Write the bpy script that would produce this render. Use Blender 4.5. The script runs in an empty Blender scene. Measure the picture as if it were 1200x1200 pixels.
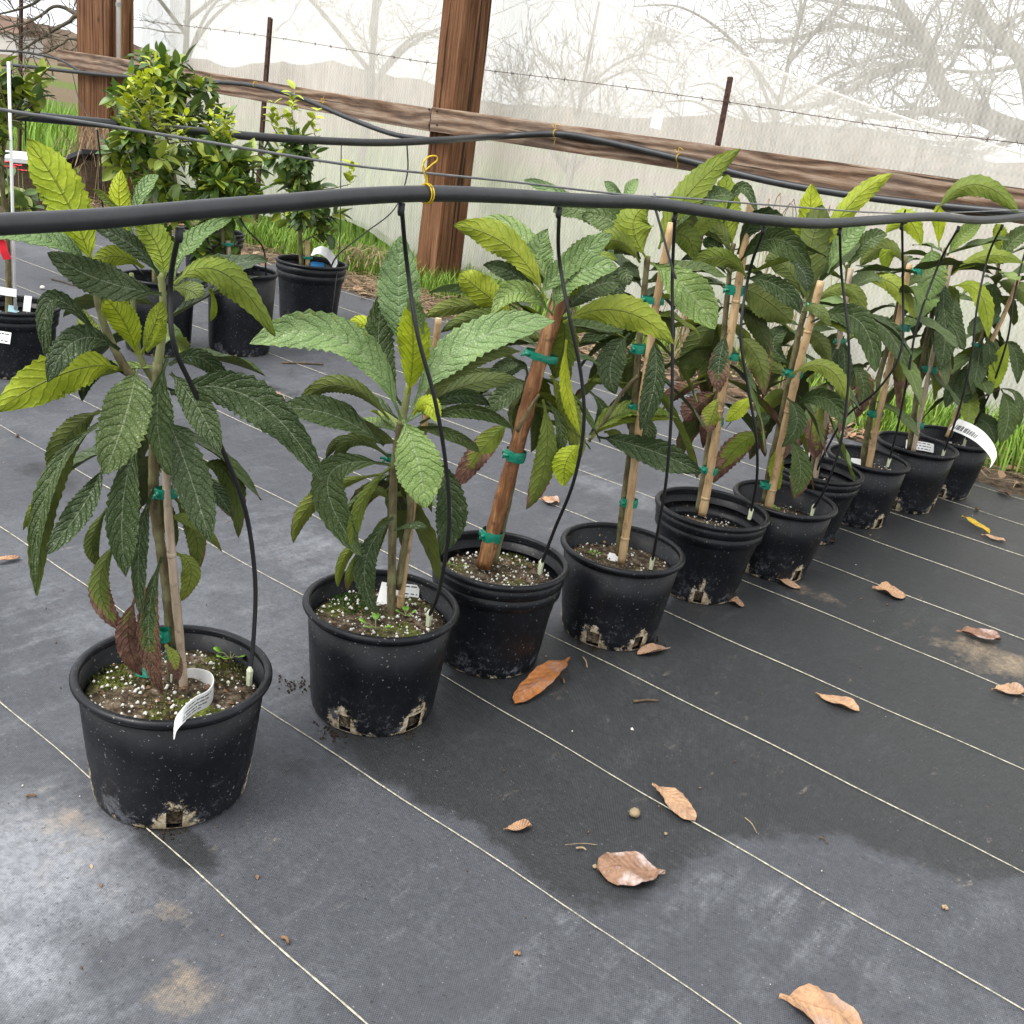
import bpy, bmesh, math, random
import numpy as np
from mathutils import Vector, Matrix
R = math.radians
rnd = random.Random(7)
scene = bpy.context.scene
C = scene.collection

# ------------------------------------------------------------------ camera
PITCH, ROLL, YAW, FPX, EYE = R(20.91), R(8.35), R(-36.3), 1199.0, 0.97
_f = Vector((math.sin(YAW)*math.cos(PITCH), math.cos(YAW)*math.cos(PITCH), -math.sin(PITCH)))
_r0 = Vector((math.cos(YAW), -math.sin(YAW), 0)); _u0 = _r0.cross(_f)
RT = _r0*math.cos(ROLL)+_u0*math.sin(ROLL); UP = -_r0*math.sin(ROLL)+_u0*math.cos(ROLL); FW = _f
CAM = Vector((0, 0, EYE))
cd = bpy.data.cameras.new('camera'); cam = bpy.data.objects.new('camera', cd); C.objects.link(cam)
cd.sensor_width = 36; cd.lens = FPX/1200*36; cd.clip_start = .02; cd.clip_end = 2000
cam.matrix_world = Matrix(((RT.x, UP.x, -FW.x, CAM.x), (RT.y, UP.y, -FW.y, CAM.y), (RT.z, UP.z, -FW.z, CAM.z), (0, 0, 0, 1)))
scene.camera = cam
scene.render.resolution_x = scene.render.resolution_y = 1024

# ------------------------------------------------------------------ world, sun, exposure
SUN_EL, SUN_AZ = R(58), R(200)
w = bpy.data.worlds.new('World'); scene.world = w; w.use_nodes = True
nt = w.node_tree; bg = nt.nodes['Background']
sky = nt.nodes.new('ShaderNodeTexSky'); sky.sky_type = 'NISHITA'; sky.sun_disc = False
sky.sun_elevation = SUN_EL; sky.sun_rotation = SUN_AZ; sky.dust_density = 6; sky.air_density = 1.0; sky.ozone_density = 1
hs = nt.nodes.new('ShaderNodeHueSaturation'); hs.inputs['Saturation'].default_value = .12
mx = nt.nodes.new('ShaderNodeMix'); mx.data_type = 'RGBA'; mx.inputs[0].default_value = .55; mx.inputs[7].default_value = (9.2, 9.5, 9.8, 1)
nt.links.new(sky.outputs[0], hs.inputs['Color']); nt.links.new(hs.outputs[0], mx.inputs[6]); nt.links.new(mx.outputs[2], bg.inputs[0])
bg.inputs[1].default_value = .11
sl = bpy.data.lights.new('sun', 'SUN'); sl.energy = 1.3; sl.angle = R(25); sl.color = (1, .97, .92)
so = bpy.data.objects.new('sun', sl); C.objects.link(so)
sd = Vector((math.sin(SUN_AZ)*math.cos(SUN_EL), math.cos(SUN_AZ)*math.cos(SUN_EL), math.sin(SUN_EL)))
so.rotation_euler = (-sd).to_track_quat('-Z', 'Y').to_euler(); so.location = (0, 0, 20)
scene.view_settings.view_transform = 'Standard'; scene.view_settings.look = 'None'
scene.view_settings.exposure = 1.18; scene.view_settings.gamma = 1.0
scene.render.engine = 'CYCLES'
scene.cycles.transparent_max_bounces = 12
scene.cycles.max_bounces = 5; scene.cycles.diffuse_bounces = 3; scene.cycles.glossy_bounces = 2

# ------------------------------------------------------------------ picking helpers: a photo pixel (1200 frame) to a point at a known place
def ray(px, py): return RT*((px-600)/FPX)-UP*((py-600)/FPX)+FW
def G(px, py, z=0.0):
    d = ray(px, py); return CAM+d*((z-EYE)/d.z)
def atY(px, py, Y):
    d = ray(px, py); return CAM+d*(Y/d.y)
def atD(px, py, dep): return CAM+ray(px, py)*dep
def on_plane(px, py, c, n, off=0.0):
    d = ray(px, py); return CAM+d*(((c-CAM).dot(n)+off)/d.dot(n))
def facing(c):
    h = Vector((c.x, c.y, 0)); return h.normalized()

# ------------------------------------------------------------------ object helpers
def link(o, parent=None):
    C.objects.link(o)
    if parent is not None: o.parent = parent
    return o
def empty(name, loc=(0, 0, 0)):
    o = bpy.data.objects.new(name, None); o.location = loc; o.empty_display_size = .05; C.objects.link(o); return o
def tag(o, label=None, cat=None, group=None, kind=None):
    if label: o['label'] = label
    if cat: o['category'] = cat
    if group: o['group'] = group
    if kind: o['kind'] = kind
    return o
class MB:
    def __init__(s): s.v = []; s.f = []; s.mi = []; s.col = []
    def add(s, vs, fs, mi=0, col=None):
        b = len(s.v); s.v += [tuple(p) for p in vs]; s.f += [tuple(b+i for i in f) for f in fs]; s.mi += [mi]*len(fs)
        s.col += [col]*len(vs)
    def tube(s, pts, rad, seg=8, cap=True, mi=0, col=None, squash=1.0):
        pts = [Vector(p) for p in pts]; n = len(pts)
        if not hasattr(rad, '__len__'): rad = [rad]*n
        ref = None; rows = []
        for i, p in enumerate(pts):
            t = (pts[min(i+1, n-1)]-pts[max(i-1, 0)])
            t = t.normalized() if t.length > 1e-9 else Vector((0, 0, 1))
            if ref is None:
                a = Vector((0, 0, 1)) if abs(t.z) < .9 else Vector((1, 0, 0)); ref = t.cross(a).normalized()
            ref = (ref-t*ref.dot(t)).normalized(); b = t.cross(ref)
            rows.append([p+(ref*math.cos(2*math.pi*k/seg)+b*math.sin(2*math.pi*k/seg)*squash)*rad[i] for k in range(seg)])
        vs = [q for r in rows for q in r]; fs = []
        for i in range(n-1):
            for k in range(seg):
                k2 = (k+1) % seg; fs.append((i*seg+k, i*seg+k2, (i+1)*seg+k2, (i+1)*seg+k))
        if cap:
            fs.append(tuple(range(seg-1, -1, -1))); fs.append(tuple((n-1)*seg+k for k in range(seg)))
        s.add(vs, fs, mi, col)
    def box(s, c, x, y, z, mi=0):
        c = Vector(c); x = Vector(x); y = Vector(y); z = Vector(z)
        vs = [c+x*a+y*b+z*d for d in (-1, 1) for b in (-1, 1) for a in (-1, 1)]
        s.add(vs, [(0, 2, 3, 1), (4, 5, 7, 6), (0, 1, 5, 4), (2, 6, 7, 3), (0, 4, 6, 2), (1, 3, 7, 5)], mi)
    def mesh(s, name, mats, smooth=True):
        m = bpy.data.meshes.new(name); m.from_pydata(s.v, [], s.f)
        for a in (mats if isinstance(mats, (list, tuple)) else [mats]): m.materials.append(a)
        m.polygons.foreach_set('material_index', s.mi); m.polygons.foreach_set('use_smooth', [smooth]*len(s.f))
        if any(c is not None for c in s.col):
            at = m.color_attributes.new('lc', 'FLOAT_COLOR', 'POINT')
            at.data.foreach_set('color', [x for c in s.col for x in ((c or (0, 0, 0, 1)))])
        m.update(); return m
    def build(s, name, mats, parent=None, smooth=True):
        return link(bpy.data.objects.new(name, s.mesh(name, mats, smooth)), parent)
def spline(pts, n=8):
    pts = [Vector(p) for p in pts]; out = []
    P = [pts[0]*2-pts[1]]+pts+[pts[-1]*2-pts[-2]]
    for i in range(1, len(P)-2):
        for k in range(n):
            t = k/n; a, b, c, d = P[i-1], P[i], P[i+1], P[i+2]
            out.append(.5*((2*b)+(c-a)*t+(2*a-5*b+4*c-d)*t*t+(3*b-a-3*c+d)*t**3))
    out.append(pts[-1]); return out
def lerpl(a, n):
    return [a[min(int(i/(n-1)*(len(a)-1)), len(a)-2)]*(1-((i/(n-1)*(len(a)-1))-min(int(i/(n-1)*(len(a)-1)), len(a)-2)))+a[min(int(i/(n-1)*(len(a)-1)), len(a)-2)+1]*((i/(n-1)*(len(a)-1))-min(int(i/(n-1)*(len(a)-1)), len(a)-2)) for i in range(n)]

# ------------------------------------------------------------------ material helpers
class NM:
    def __init__(s, name, rough=.6, spec=.4):
        s.m = bpy.data.materials.new(name); s.m.use_nodes = True; s.t = s.m.node_tree
        s.b = s.t.nodes['Principled BSDF']; s.out = s.t.nodes['Material Output']
        s.b.inputs['Roughness'].default_value = rough; s.b.inputs['Specular IOR Level'].default_value = spec
    def n(s, kind, **kw):
        nd = s.t.nodes.new('ShaderNode'+kind)
        for k, v in kw.items(): setattr(nd, k, v)
        return nd
    def set(s, sock, v):
        if isinstance(v, bpy.types.NodeSocket): s.t.links.new(v, sock)
        else:
            if hasattr(sock.default_value, '__len__') and hasattr(v, '__len__') and len(sock.default_value) == 4 and len(v) == 3: v = (*v, 1)
            sock.default_value = v
    def coord(s, which='Object'): return s.n('TexCoord').outputs[which]
    def mapping(s, vec, scale=(1, 1, 1), loc=(0, 0, 0), rot=(0, 0, 0)):
        nd = s.n('Mapping'); s.set(nd.inputs[0], vec); nd.inputs[3].default_value = scale; nd.inputs[1].default_value = loc; nd.inputs[2].default_value = rot; return nd.outputs[0]
    def noise(s, vec, scale, detail=4, rough=.6, dist=0, col=False):
        nd = s.n('TexNoise'); s.set(nd.inputs['Vector'], vec); nd.inputs['Scale'].default_value = scale; nd.inputs['Detail'].default_value = detail; nd.inputs['Roughness'].default_value = rough; nd.inputs['Distortion'].default_value = dist
        return nd.outputs[1 if col else 0]
    def voro(s, vec, scale, out='Distance', feature='F1', rand=1):
        nd = s.n('TexVoronoi'); nd.feature = feature; s.set(nd.inputs['Vector'], vec); nd.inputs['Scale'].default_value = scale; nd.inputs['Randomness'].default_value = rand; return nd.outputs[out]
    def math(s, op, a, b=0.0, c=None, clamp=False):
        nd = s.n('Math', operation=op); nd.use_clamp = clamp; s.set(nd.inputs[0], a); s.set(nd.inputs[1], b)
        if c is not None: s.set(nd.inputs[2], c)
        return nd.outputs[0]
    def rng(s, v, a, b, c=0.0, d=1.0, smooth=False):
        nd = s.n('MapRange'); nd.clamp = True
        if smooth: nd.interpolation_type = 'SMOOTHSTEP'
        s.set(nd.inputs[0], v)
        for i, q in enumerate((a, b, c, d)): s.set(nd.inputs[i+1], q)
        return nd.outputs[0]
    def mix(s, f, a, b, mode='MIX'):
        nd = s.n('Mix', data_type='RGBA', blend_type=mode); s.set(nd.inputs[0], f); s.set(nd.inputs[6], a); s.set(nd.inputs[7], b); return nd.outputs[2]
    def ramp(s, f, stops):
        nd = s.n('ValToRGB'); s.set(nd.inputs[0], f); e = nd.color_ramp.elements
        while len(e) < len(stops): e.new(.5)
        for el, (p, c) in zip(e, stops): el.position = p; el.color = (*c, 1) if len(c) == 3 else c
        return nd.outputs[0]
    def sep(s, v, col=False):
        nd = s.n('SeparateColor' if col else 'SeparateXYZ'); s.set(nd.inputs[0], v); return nd.outputs
    def bump(s, h, strength=.5, dist=.01):
        nd = s.n('Bump'); s.set(nd.inputs['Height'], h); nd.inputs['Strength'].default_value = strength; nd.inputs['Distance'].default_value = dist; s.t.links.new(nd.outputs[0], s.b.inputs['Normal']); return nd.outputs[0]
    def color(s, c): s.set(s.b.inputs['Base Color'], c); return s
    def rough(s, c): s.set(s.b.inputs['Roughness'], c); return s
    def attr(s, name): 
        nd = s.n('Attribute'); nd.attribute_name = name; return nd.outputs
    def objrand(s): return s.n('ObjectInfo').outputs['Random']

def mat_leaf(name, stops, under):
    k = NM(name, .42 if not under else .62, .42)
    lc = k.sep(k.attr('lc')['Color'], True); tone, burn, rr = lc[0], lc[1], lc[2]
    uv = k.coord('UV'); s = k.sep(uv); u, v = s[0], s[1]
    av = k.math('ABSOLUTE', k.math('SUBTRACT', k.math('MULTIPLY', v, 2), 1))
    gen = k.coord('Object')
    n1 = k.noise(gen, 34, 4, .65); nf = k.noise(gen, 190, 2, .6)
    x = k.math('ADD', k.math('SUBTRACT', k.math('MULTIPLY', u, 11), k.math('MULTIPLY', k.math('POWER', av, 1.3), 1.9)), k.math('MULTIPLY', n1, 1.5))
    fr = k.math('ABSOLUTE', k.math('SUBTRACT', k.math('MULTIPLY', k.math('FRACT', x), 2), 1))   # 1 at vein
    vein = k.rng(fr, .88, .99, 0, 1, True)
    quilt = k.math('SUBTRACT', 1, k.math('POWER', fr, 5.0))
    mid = k.rng(av, .0, .05, 1, 0, True)
    net = k.voro(gen, 230, 'Distance', 'DISTANCE_TO_EDGE')
    netv = k.rng(net, .0, .14, 1, 0)
    base = k.ramp(tone, stops)
    base = k.mix(k.rng(n1, .35, .68, 0, .7), base, k.mix(1, base, (.60, .70, .58), 'MULTIPLY'))
    base = k.mix(k.rng(nf, .42, .72, 0, .45), base, k.mix(1, base, (1.45, 1.38, 1.25), 'MULTIPLY'))
    hsv = k.n('HueSaturation'); k.set(hsv.inputs['Color'], base); k.set(hsv.inputs['Value'], k.rng(rr, 0, 1, .75, 1.3)); hsv.inputs['Saturation'].default_value = 1.14; k.set(hsv.inputs['Hue'], k.rng(rr, 0, 1, .508, .485)); base = hsv.outputs[0]
    if under:
        vc = k.mix(1, base, (1.45, 1.38, 1.3), 'MULTIPLY'); base = k.mix(k.math('MULTIPLY', vein, .28), base, vc); base = k.mix(k.math('MULTIPLY', mid, .7), base, k.mix(.5, vc, (.30, .31, .13)))
        base = k.mix(k.math('MULTIPLY', netv, .22), base, k.mix(1, base, (.72, .76, .7), 'MULTIPLY'))
    else:
        base = k.mix(k.math('MULTIPLY', netv, .16), base, k.mix(1, base, (.55, .60, .55), 'MULTIPLY'))
        base = k.mix(k.math('MULTIPLY', k.math('MULTIPLY', vein, n1), .35), base, k.mix(.5, base, (.30, .34, .25)))
        base = k.mix(k.math('MULTIPLY', mid, .55), base, (.30, .34, .22))
        dust = k.rng(nf, .60, .74, 0, .30); base = k.mix(dust, base, (.38, .40, .33))
    edge = k.math('ADD', k.math('MULTIPLY', k.math('POWER', av, 2.2), .45), k.math('MULTIPLY', k.math('POWER', u, 2.0), .75))
    thr = k.math('ADD', k.math('ADD', edge, k.math('MULTIPLY', k.math('SUBTRACT', n1, .5), 1.1)), k.math('MULTIPLY', k.math('SUBTRACT', burn, 1), 1.25))
    bm = k.rng(thr, .0, .08); ring_ = k.math('MULTIPLY', k.rng(thr, -.10, .0), k.math('SUBTRACT', 1, bm))
    bcol = k.ramp(k.math('ADD', k.math('MULTIPLY', n1, .75), k.math('MULTIPLY', nf, .25)), [(.32, (.045, .020, .014)), (.5, (.115, .052, .034)), (.68, (.24, .14, .085))])
    base = k.mix(k.math('MULTIPLY', ring_, k.math('MULTIPLY', burn, .7, None, True)), base, (.20, .17, .03))
    base = k.mix(bm, base, bcol)
    k.color(base)
    if under: hh = k.math('ADD', k.math('SUBTRACT', k.math('MULTIPLY', mid, 1.2), k.math('MULTIPLY', quilt, .45)), k.math('MULTIPLY', nf, .35))
    else: hh = k.math('ADD', k.math('ADD', k.math('MULTIPLY', quilt, .5), k.math('MULTIPLY', k.math('SUBTRACT', 1, netv), .16)), k.math('MULTIPLY', n1, 1.3))
    k.bump(hh, 1.0, .0022 if under else .0034)
    tr = k.n('BsdfTranslucent'); k.set(tr.inputs[0], k.mix(1, base, (1.5, 1.6, .6), 'MULTIPLY'))
    ms = k.n('MixShader'); ms.inputs[0].default_value = .16; k.t.links.new(k.b.outputs[0], ms.inputs[1]); k.t.links.new(tr.outputs[0], ms.inputs[2]); k.t.links.new(ms.outputs[0], k.out.inputs[0])
    return k.m
LU = mat_leaf('leaf_upper', [(0, (.052, .078, .031)), (.25, (.085, .125, .038)), (.5, (.22, .275, .055)), (.65, (.165, .240, .092)), (.75, (.235, .325, .155))], False)
LL = mat_leaf('leaf_under', [(0, (.062, .078, .024)), (.25, (.115, .145, .040)), (.5, (.285, .345, .048)), (.65, (.25, .30, .08)), (.75, (.23, .28, .11))], True)

def m_simple(name, col, rough=.6, spec=.4, var=.25, scale=30, bump=.0):
    k = NM(name, rough, spec); g = k.coord('Object'); n = k.noise(g, scale, 4)
    k.color(k.mix(k.rng(n, .3, .7), tuple(c*(1-var) for c in col), tuple(c*(1+var) for c in col)))
    if bump: k.bump(n, .6, bump)
    return k.m
M = {}
def mk_bark():
    k = NM('young_bark', .85, .2); g = k.coord('Object'); s = k.mapping(g, (1, 1, .25))
    n = k.noise(s, 90, 5, .65); n2 = k.noise(g, 25, 3)
    c = k.ramp(n, [(.3, (.045, .035, .018)), (.55, (.13, .11, .055)), (.75, (.24, .21, .12))])
    c = k.mix(k.rng(n2, .5, .62, 0, .5), c, (.20, .21, .10)); k.color(c); k.bump(n, .8, .003); M['bark'] = k.m
    k = NM('green_shoot', .7, .3); k.color(k.mix(k.noise(g2 := k.coord('Object'), 40, 3), (.13, .15, .05), (.25, .26, .11))); M['shoot'] = k.m
    for nm, st in (('cane_tan', [(.25, (.22, .13, .06)), (.5, (.42, .28, .14)), (.75, (.54, .40, .23))]), ('cane_rust', [(.30, (.065, .026, .011)), (.5, (.18, .075, .027)), (.70, (.42, .24, .11))]), ('cane_grey', [(.25, (.20, .145, .10)), (.5, (.36, .28, .20)), (.75, (.47, .39, .30))])):
        k = NM(nm, .5, .4); g = k.coord('Object'); n = k.noise(k.mapping(g, (1, 1, .12)), 70, 5, .7); n2 = k.noise(g, 60, 3)
        k.color(k.mix(k.rng(n2, .55, .68, 0, .6), k.ramp(n, st), tuple(x*.6 for x in st[0][1]))); k.bump(n, .3, .0015); M[nm] = k.m
    k = NM('cut_cane', .8); k.color((.55, .42, .25)); M['cane_end'] = k.m
mk_bark()
def mk_pot():
    k = NM('pot_plastic', .42, .26); g = k.coord('Object'); sp = k.sep(k.attr('lc')['Color'], True)
    crust = sp[0]; z = k.sep(g)[2]
    n = k.noise(g, 45, 6, .75); n2 = k.noise(g, 14, 4, .6); nf = k.noise(g, 210, 3, .6)
    base = k.mix(k.rng(n2, .4, .7), (.0045, .0050, .0068), (.011, .012, .0155))
    scr = k.noise(k.mapping(g, (1, 1, .22)), 38, 5, .7); base = k.mix(k.rng(scr, .58, .78, 0, .30), base, (.06, .064, .072))
    spk = k.rng(nf, .665, .70, 0, .6); base = k.mix(spk, base, (.30, .29, .27))
    low = k.math('MULTIPLY', k.rng(z, .0, .085, 1, 0), k.rng(k.noise(g, 26, 8, .8), .53, .62)); base = k.mix(k.math('MULTIPLY', low, .5), base, (.24, .25, .27))
    cm = k.rng(k.math('ADD', crust, k.math('MULTIPLY', k.math('SUBTRACT', n, .5), 2.0)), .54, .66)
    cc = k.ramp(k.noise(g, 110, 4), [(.3, (.16, .10, .05)), (.5, (.42, .34, .22)), (.7, (.62, .58, .50))])
    k.color(k.mix(cm, base, cc)); k.rough(k.math('ADD', k.rng(n, .3, .7, .30, .46), k.math('MULTIPLY', cm, .4)))
    k.bump(k.math('ADD', k.math('MULTIPLY', n, .5), k.math('MULTIPLY', cm, 1.2)), .5, .0022); M['pot'] = k.m
    k = NM('soil', .95, .1); g = k.coord('Object'); n = k.noise(g, 60, 6, .7); n2 = k.noise(g, 17, 4, .6, .4); v = k.voro(g, 150)
    c = k.ramp(n, [(.3, (.018, .013, .009)), (.47, (.075, .055, .036)), (.6, (.19, .145, .10)), (.74, (.40, .34, .26))])
    moss = k.rng(n2, .50, .58); sp = k.sep(k.attr('lc')['Color'], True)
    c = k.mix(k.math('MULTIPLY', moss, sp[1]), c, k.ramp(n, [(.3, (.035, .048, .008)), (.55, (.13, .16, .026)), (.75, (.24, .25, .07))])); k.color(c)
    k.bump(k.math('ADD', n, k.math('MULTIPLY', v, .6)), 1, .012); M['soil'] = k.m
mk_pot()
M['perlite'] = m_simple('perlite', (.60, .585, .53), .9, .2, .12, 200)
M['bark_chip'] = m_simple('bark_chip', (.16, .095, .055), .9, .2, .6, 60)
M['dark_soil'] = m_simple('dark_soil', (.035, .024, .015), .95, .1, .6, 90)
M['hose'] = m_simple('hose_plastic', (.017, .018, .020), .42, .5, .35, 25)
M['tube'] = m_simple('tube_plastic', (.010, .010, .011), .5, .4, .3, 40)
M['wire'] = m_simple('wire_steel', (.13, .13, .13), .5, .5, .3, 60)
M['twine'] = m_simple('yellow_twine', (.62, .42, .015), .6, .3, .2, 200)
M['tag'] = m_simple('tag_plastic', (.75, .75, .73), .5, .3, .03, 30)
M['ink'] = m_simple('tag_ink', (.05, .05, .06), .7, .2, .1)
M['emitter'] = m_simple('emitter_plastic', (.55, .58, .40), .5, .4, .2, 100)
M['rust'] = m_simple('rusty_steel', (.055, .028, .020), .85, .3, .45, 60, .002)
M['pvc'] = m_simple('white_pvc', (.74, .74, .72), .45, .4, .05)
M['blue'] = m_simple('blue_plastic', (.03, .19, .42), .45, .4, .1)
M['red'] = m_simple('red_ribbon', (.62, .015, .03), .5, .4, .15)
M['pale_blue'] = m_simple('pale_blue_tape', (.32, .52, .58), .6, .3, .1)
M['stone'] = m_simple('stone', (.24, .18, .11), .85, .3, .3, 60, .004)
M['twig'] = m_simple('twig', (.10, .07, .045), .9, .2, .4, 80)
M['straw'] = m_simple('straw', (.27, .20, .125), .9, .15, .5, 8)
M['thread'] = m_simple('stripe_thread', (.34, .32, .25), .85, .2, .5, 160)
def mk_tie():
    k = NM('tie_tape', .35, .5); g = k.coord('Object'); n = k.noise(k.mapping(g, (1, 1, 3)), 90, 3)
    k.color(k.mix(n, (.0, .10, .062), (.008, .24, .145))); k.bump(n, .5, .002); M['tie'] = k.m
mk_tie()
def mk_dead():
    k = NM('dead_leaf', .62, .35); g = k.coord('Object'); lc = k.sep(k.attr('lc')['Color'], True); uv = k.sep(k.coord('UV'))
    av = k.math('ABSOLUTE', k.math('SUBTRACT', k.math('MULTIPLY', uv[1], 2), 1))
    x = k.math('SUBTRACT', k.math('MULTIPLY', uv[0], 10), k.math('MULTIPLY', av, 1.4))
    fr = k.math('ABSOLUTE', k.math('SUBTRACT', k.math('MULTIPLY', k.math('FRACT', x), 2), 1)); vein = k.rng(fr, .86, .98)
    mid = k.rng(av, 0, .06, 1, 0)
    c = k.ramp(lc[0], [(0, (.17, .085, .055)), (.33, (.44, .28, .165)), (.66, (.36, .13, .03)), (1, (.58, .40, .04))])
    n = k.noise(g, 60, 5, .65); c = k.mix(k.rng(n, .4, .7, 0, .75), c, k.mix(1, c, (.40, .34, .34), 'MULTIPLY'))
    n2 = k.noise(g, 28, 4); c = k.mix(k.math('MULTIPLY', k.rng(n2, .52, .66), lc[1]), c, (.42, .33, .30))
    c = k.mix(k.math('MULTIPLY', k.math('MAXIMUM', mid, k.math('MULTIPLY', vein, .5)), .5), c, k.mix(1, c, (.5, .42, .4), 'MULTIPLY')); k.color(c)
    k.bump(k.math('ADD', k.math('MULTIPLY', k.math('SUBTRACT', 1, fr), .5), n), .7, .003); M['dead'] = k.m
mk_dead()
def mk_fabric():
    k = NM('woven_weed_mat', .58, .35); g = k.coord('Object'); s = k.sep(g)
    lc = k.sep(k.attr('lc')['Color'], True); grow, wet, tan = lc[0], lc[1], lc[2]
    n1 = k.noise(g, 1.6, 5, .62); n2 = k.noise(g, 13, 7, .72); n3 = k.noise(k.mapping(g, (1, .22, 1), (0, 0, 0), (0, 0, .35)), 26, 6, .75); n4 = k.noise(k.mapping(g, (.25, 1, 1), (0, 0, 0), (0, 0, .1)), 45, 4, .7); nf = k.noise(g, 240, 2, .5)
    tex = k.math('ADD', k.math('MULTIPLY', n2, .55), k.math('MULTIPLY', n3, .45))
    dust = k.rng(k.math('ADD', grow, k.math('MULTIPLY', k.math('SUBTRACT', tex, .52), 2.0)), .12, .95, 0, .85)
    dust = k.math('MAXIMUM', dust, k.rng(k.math('ADD', n1, k.math('MULTIPLY', k.math('SUBTRACT', tex, .5), .7)), .46, .78, 0, .30))
    dust = k.math('ADD', dust, k.math('MULTIPLY', k.rng(n3, .56, .74), .14)); dust = k.math('ADD', dust, k.math('MULTIPLY', k.rng(n4, .60, .72), .10), None, True)
    ng = k.noise(g, 120, 4, .8); dust = k.math('MULTIPLY', dust, k.rng(ng, .32, .66, .45, 1.35), None, True)
    wetm = k.rng(k.math('ADD', wet, k.math('MULTIPLY', k.math('SUBTRACT', n2, .5), .8)), .38, .56)
    c = k.mix(k.rng(ng, .35, .65, .0, 1), (.052, .055, .063), (.078, .082, .093)); c = k.mix(dust, c, (.27, .28, .30))
    c = k.mix(k.math('MULTIPLY', wetm, k.rng(dust, .1, .6, .88, .5)), c, k.mix(k.rng(ng, .35, .65), (.019, .020, .021), (.033, .034, .035)))
    tn = k.rng(k.math('ADD', tan, k.math('MULTIPLY', k.math('SUBTRACT', tex, .52), 2.4)), .30, .85); tn = k.math('MULTIPLY', tn, k.rng(ng, .34, .6, .25, 1.0))
    c = k.mix(k.math('MULTIPLY', tn, .9), c, (.33, .25, .165))
    scf = k.math('MULTIPLY', k.rng(k.noise(k.mapping(g, (1, .35, 1), (3, 1, 0), (0, 0, -.5)), 34, 7, .8), .60, .66), k.rng(k.noise(g, 4.5, 3), .48, .62)); c = k.mix(k.math('MULTIPLY', scf, .55), c, (.24, .205, .165))
    spk = k.rng(nf, .715, .75); c = k.mix(k.math('MULTIPLY', spk, .5), c, (.42, .40, .36))
    dk = k.rng(k.noise(g, 150, 3, .7), .30, .35, .7, 0); c = k.mix(dk, c, (.016, .015, .014))
    wa = k.math('SINE', k.math('MULTIPLY', s[0], 2*math.pi/.0030)); wb = k.math('SINE', k.math('MULTIPLY', s[1], 2*math.pi/.0052)); wv = k.math('MULTIPLY', wa, wb)
    c = k.mix(k.rng(wv, -.5, .7, .0, .45), c, k.mix(1, c, (.38, .38, .40), 'MULTIPLY')); k.color(c)
    k.rough(k.rng(k.math('SUBTRACT', dust, wetm), -.6, .6, .40, .75))
    wrk = k.noise(k.mapping(g, (.5, 1, 1)), 6, 4)
    k.bump(k.math('ADD', k.math('MULTIPLY', wv, .06), k.math('MULTIPLY', wrk, 1.6)), .55, .010); M['fabric'] = k.m
mk_fabric()
def mk_wood():
    k = NM('post_timber', .9, .2); g = k.coord('Object'); s = k.mapping(g, (1, 1, .035)); n = k.noise(s, 55, 6, .7, .2); n2 = k.noise(g, 3, 4); kn = k.voro(k.mapping(g, (1, 1, .6)), 5.5)
    c = k.ramp(n, [(.30, (.042, .016, .008)), (.46, (.14, .064, .030)), (.60, (.215, .110, .056)), (.76, (.34, .205, .115))])
    c = k.mix(k.rng(n2, .4, .65, 0, .5), c, k.mix(1, c, (.62, .52, .45), 'MULTIPLY'))
    crk = k.rng(k.noise(k.mapping(g, (1, 1, .018)), 38, 3, .5), .60, .655); c = k.mix(k.math('MULTIPLY', crk, .85), c, (.022, .012, .008))
    c = k.mix(k.rng(kn, .03, .10, .85, 0), c, (.03, .015, .01)); k.color(c)
    k.bump(k.math('SUBTRACT', n, k.math('MULTIPLY', crk, 1.5)), 1, .012); M['post'] = k.m
    k = NM('rail_timber', .88, .25); g = k.coord('Object'); s = k.mapping(g, (.09, 1, 1)); 
    ring = k.n('TexWave', wave_type='BANDS', bands_direction='Z'); k.set(ring.inputs[0], k.mapping(g, (.18, 1, 1))); ring.inputs['Scale'].default_value = 7; ring.inputs['Distortion'].default_value = 9; ring.inputs['Detail'].default_value = 3; ring.inputs['Detail Scale'].default_value = 1.2
    n = k.noise(s, 95, 8, .8)
    kn = k.voro(k.mapping(g, (.55, 1, 1)), 2.6); 
    c = k.ramp(k.math('ADD', k.math('MULTIPLY', ring.outputs['Fac'], .28), k.math('MULTIPLY', n, .72)), [(.30, (.045, .026, .016)), (.44, (.135, .080, .050)), (.55, (.215, .140, .092)), (.70, (.35, .265, .195))])
    n3 = k.noise(g, 2.2, 4); c = k.mix(k.rng(n3, .42, .65, 0, .6), c, k.mix(.5, c, (.17, .15, .13)))
    crk = k.rng(k.noise(k.mapping(g, (.03, 1, 1)), 45, 3, .5), .62, .67); c = k.mix(k.math('MULTIPLY', crk, .8), c, (.035, .022, .016)); c = k.mix(k.rng(kn, .02, .07, .85, 0), c, (.06, .028, .016)); k.color(c)
    k.bump(k.math('SUBTRACT', n, k.math('MULTIPLY', crk, 1.4)), .9, .006); M['rail'] = k.m
mk_wood()
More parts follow.
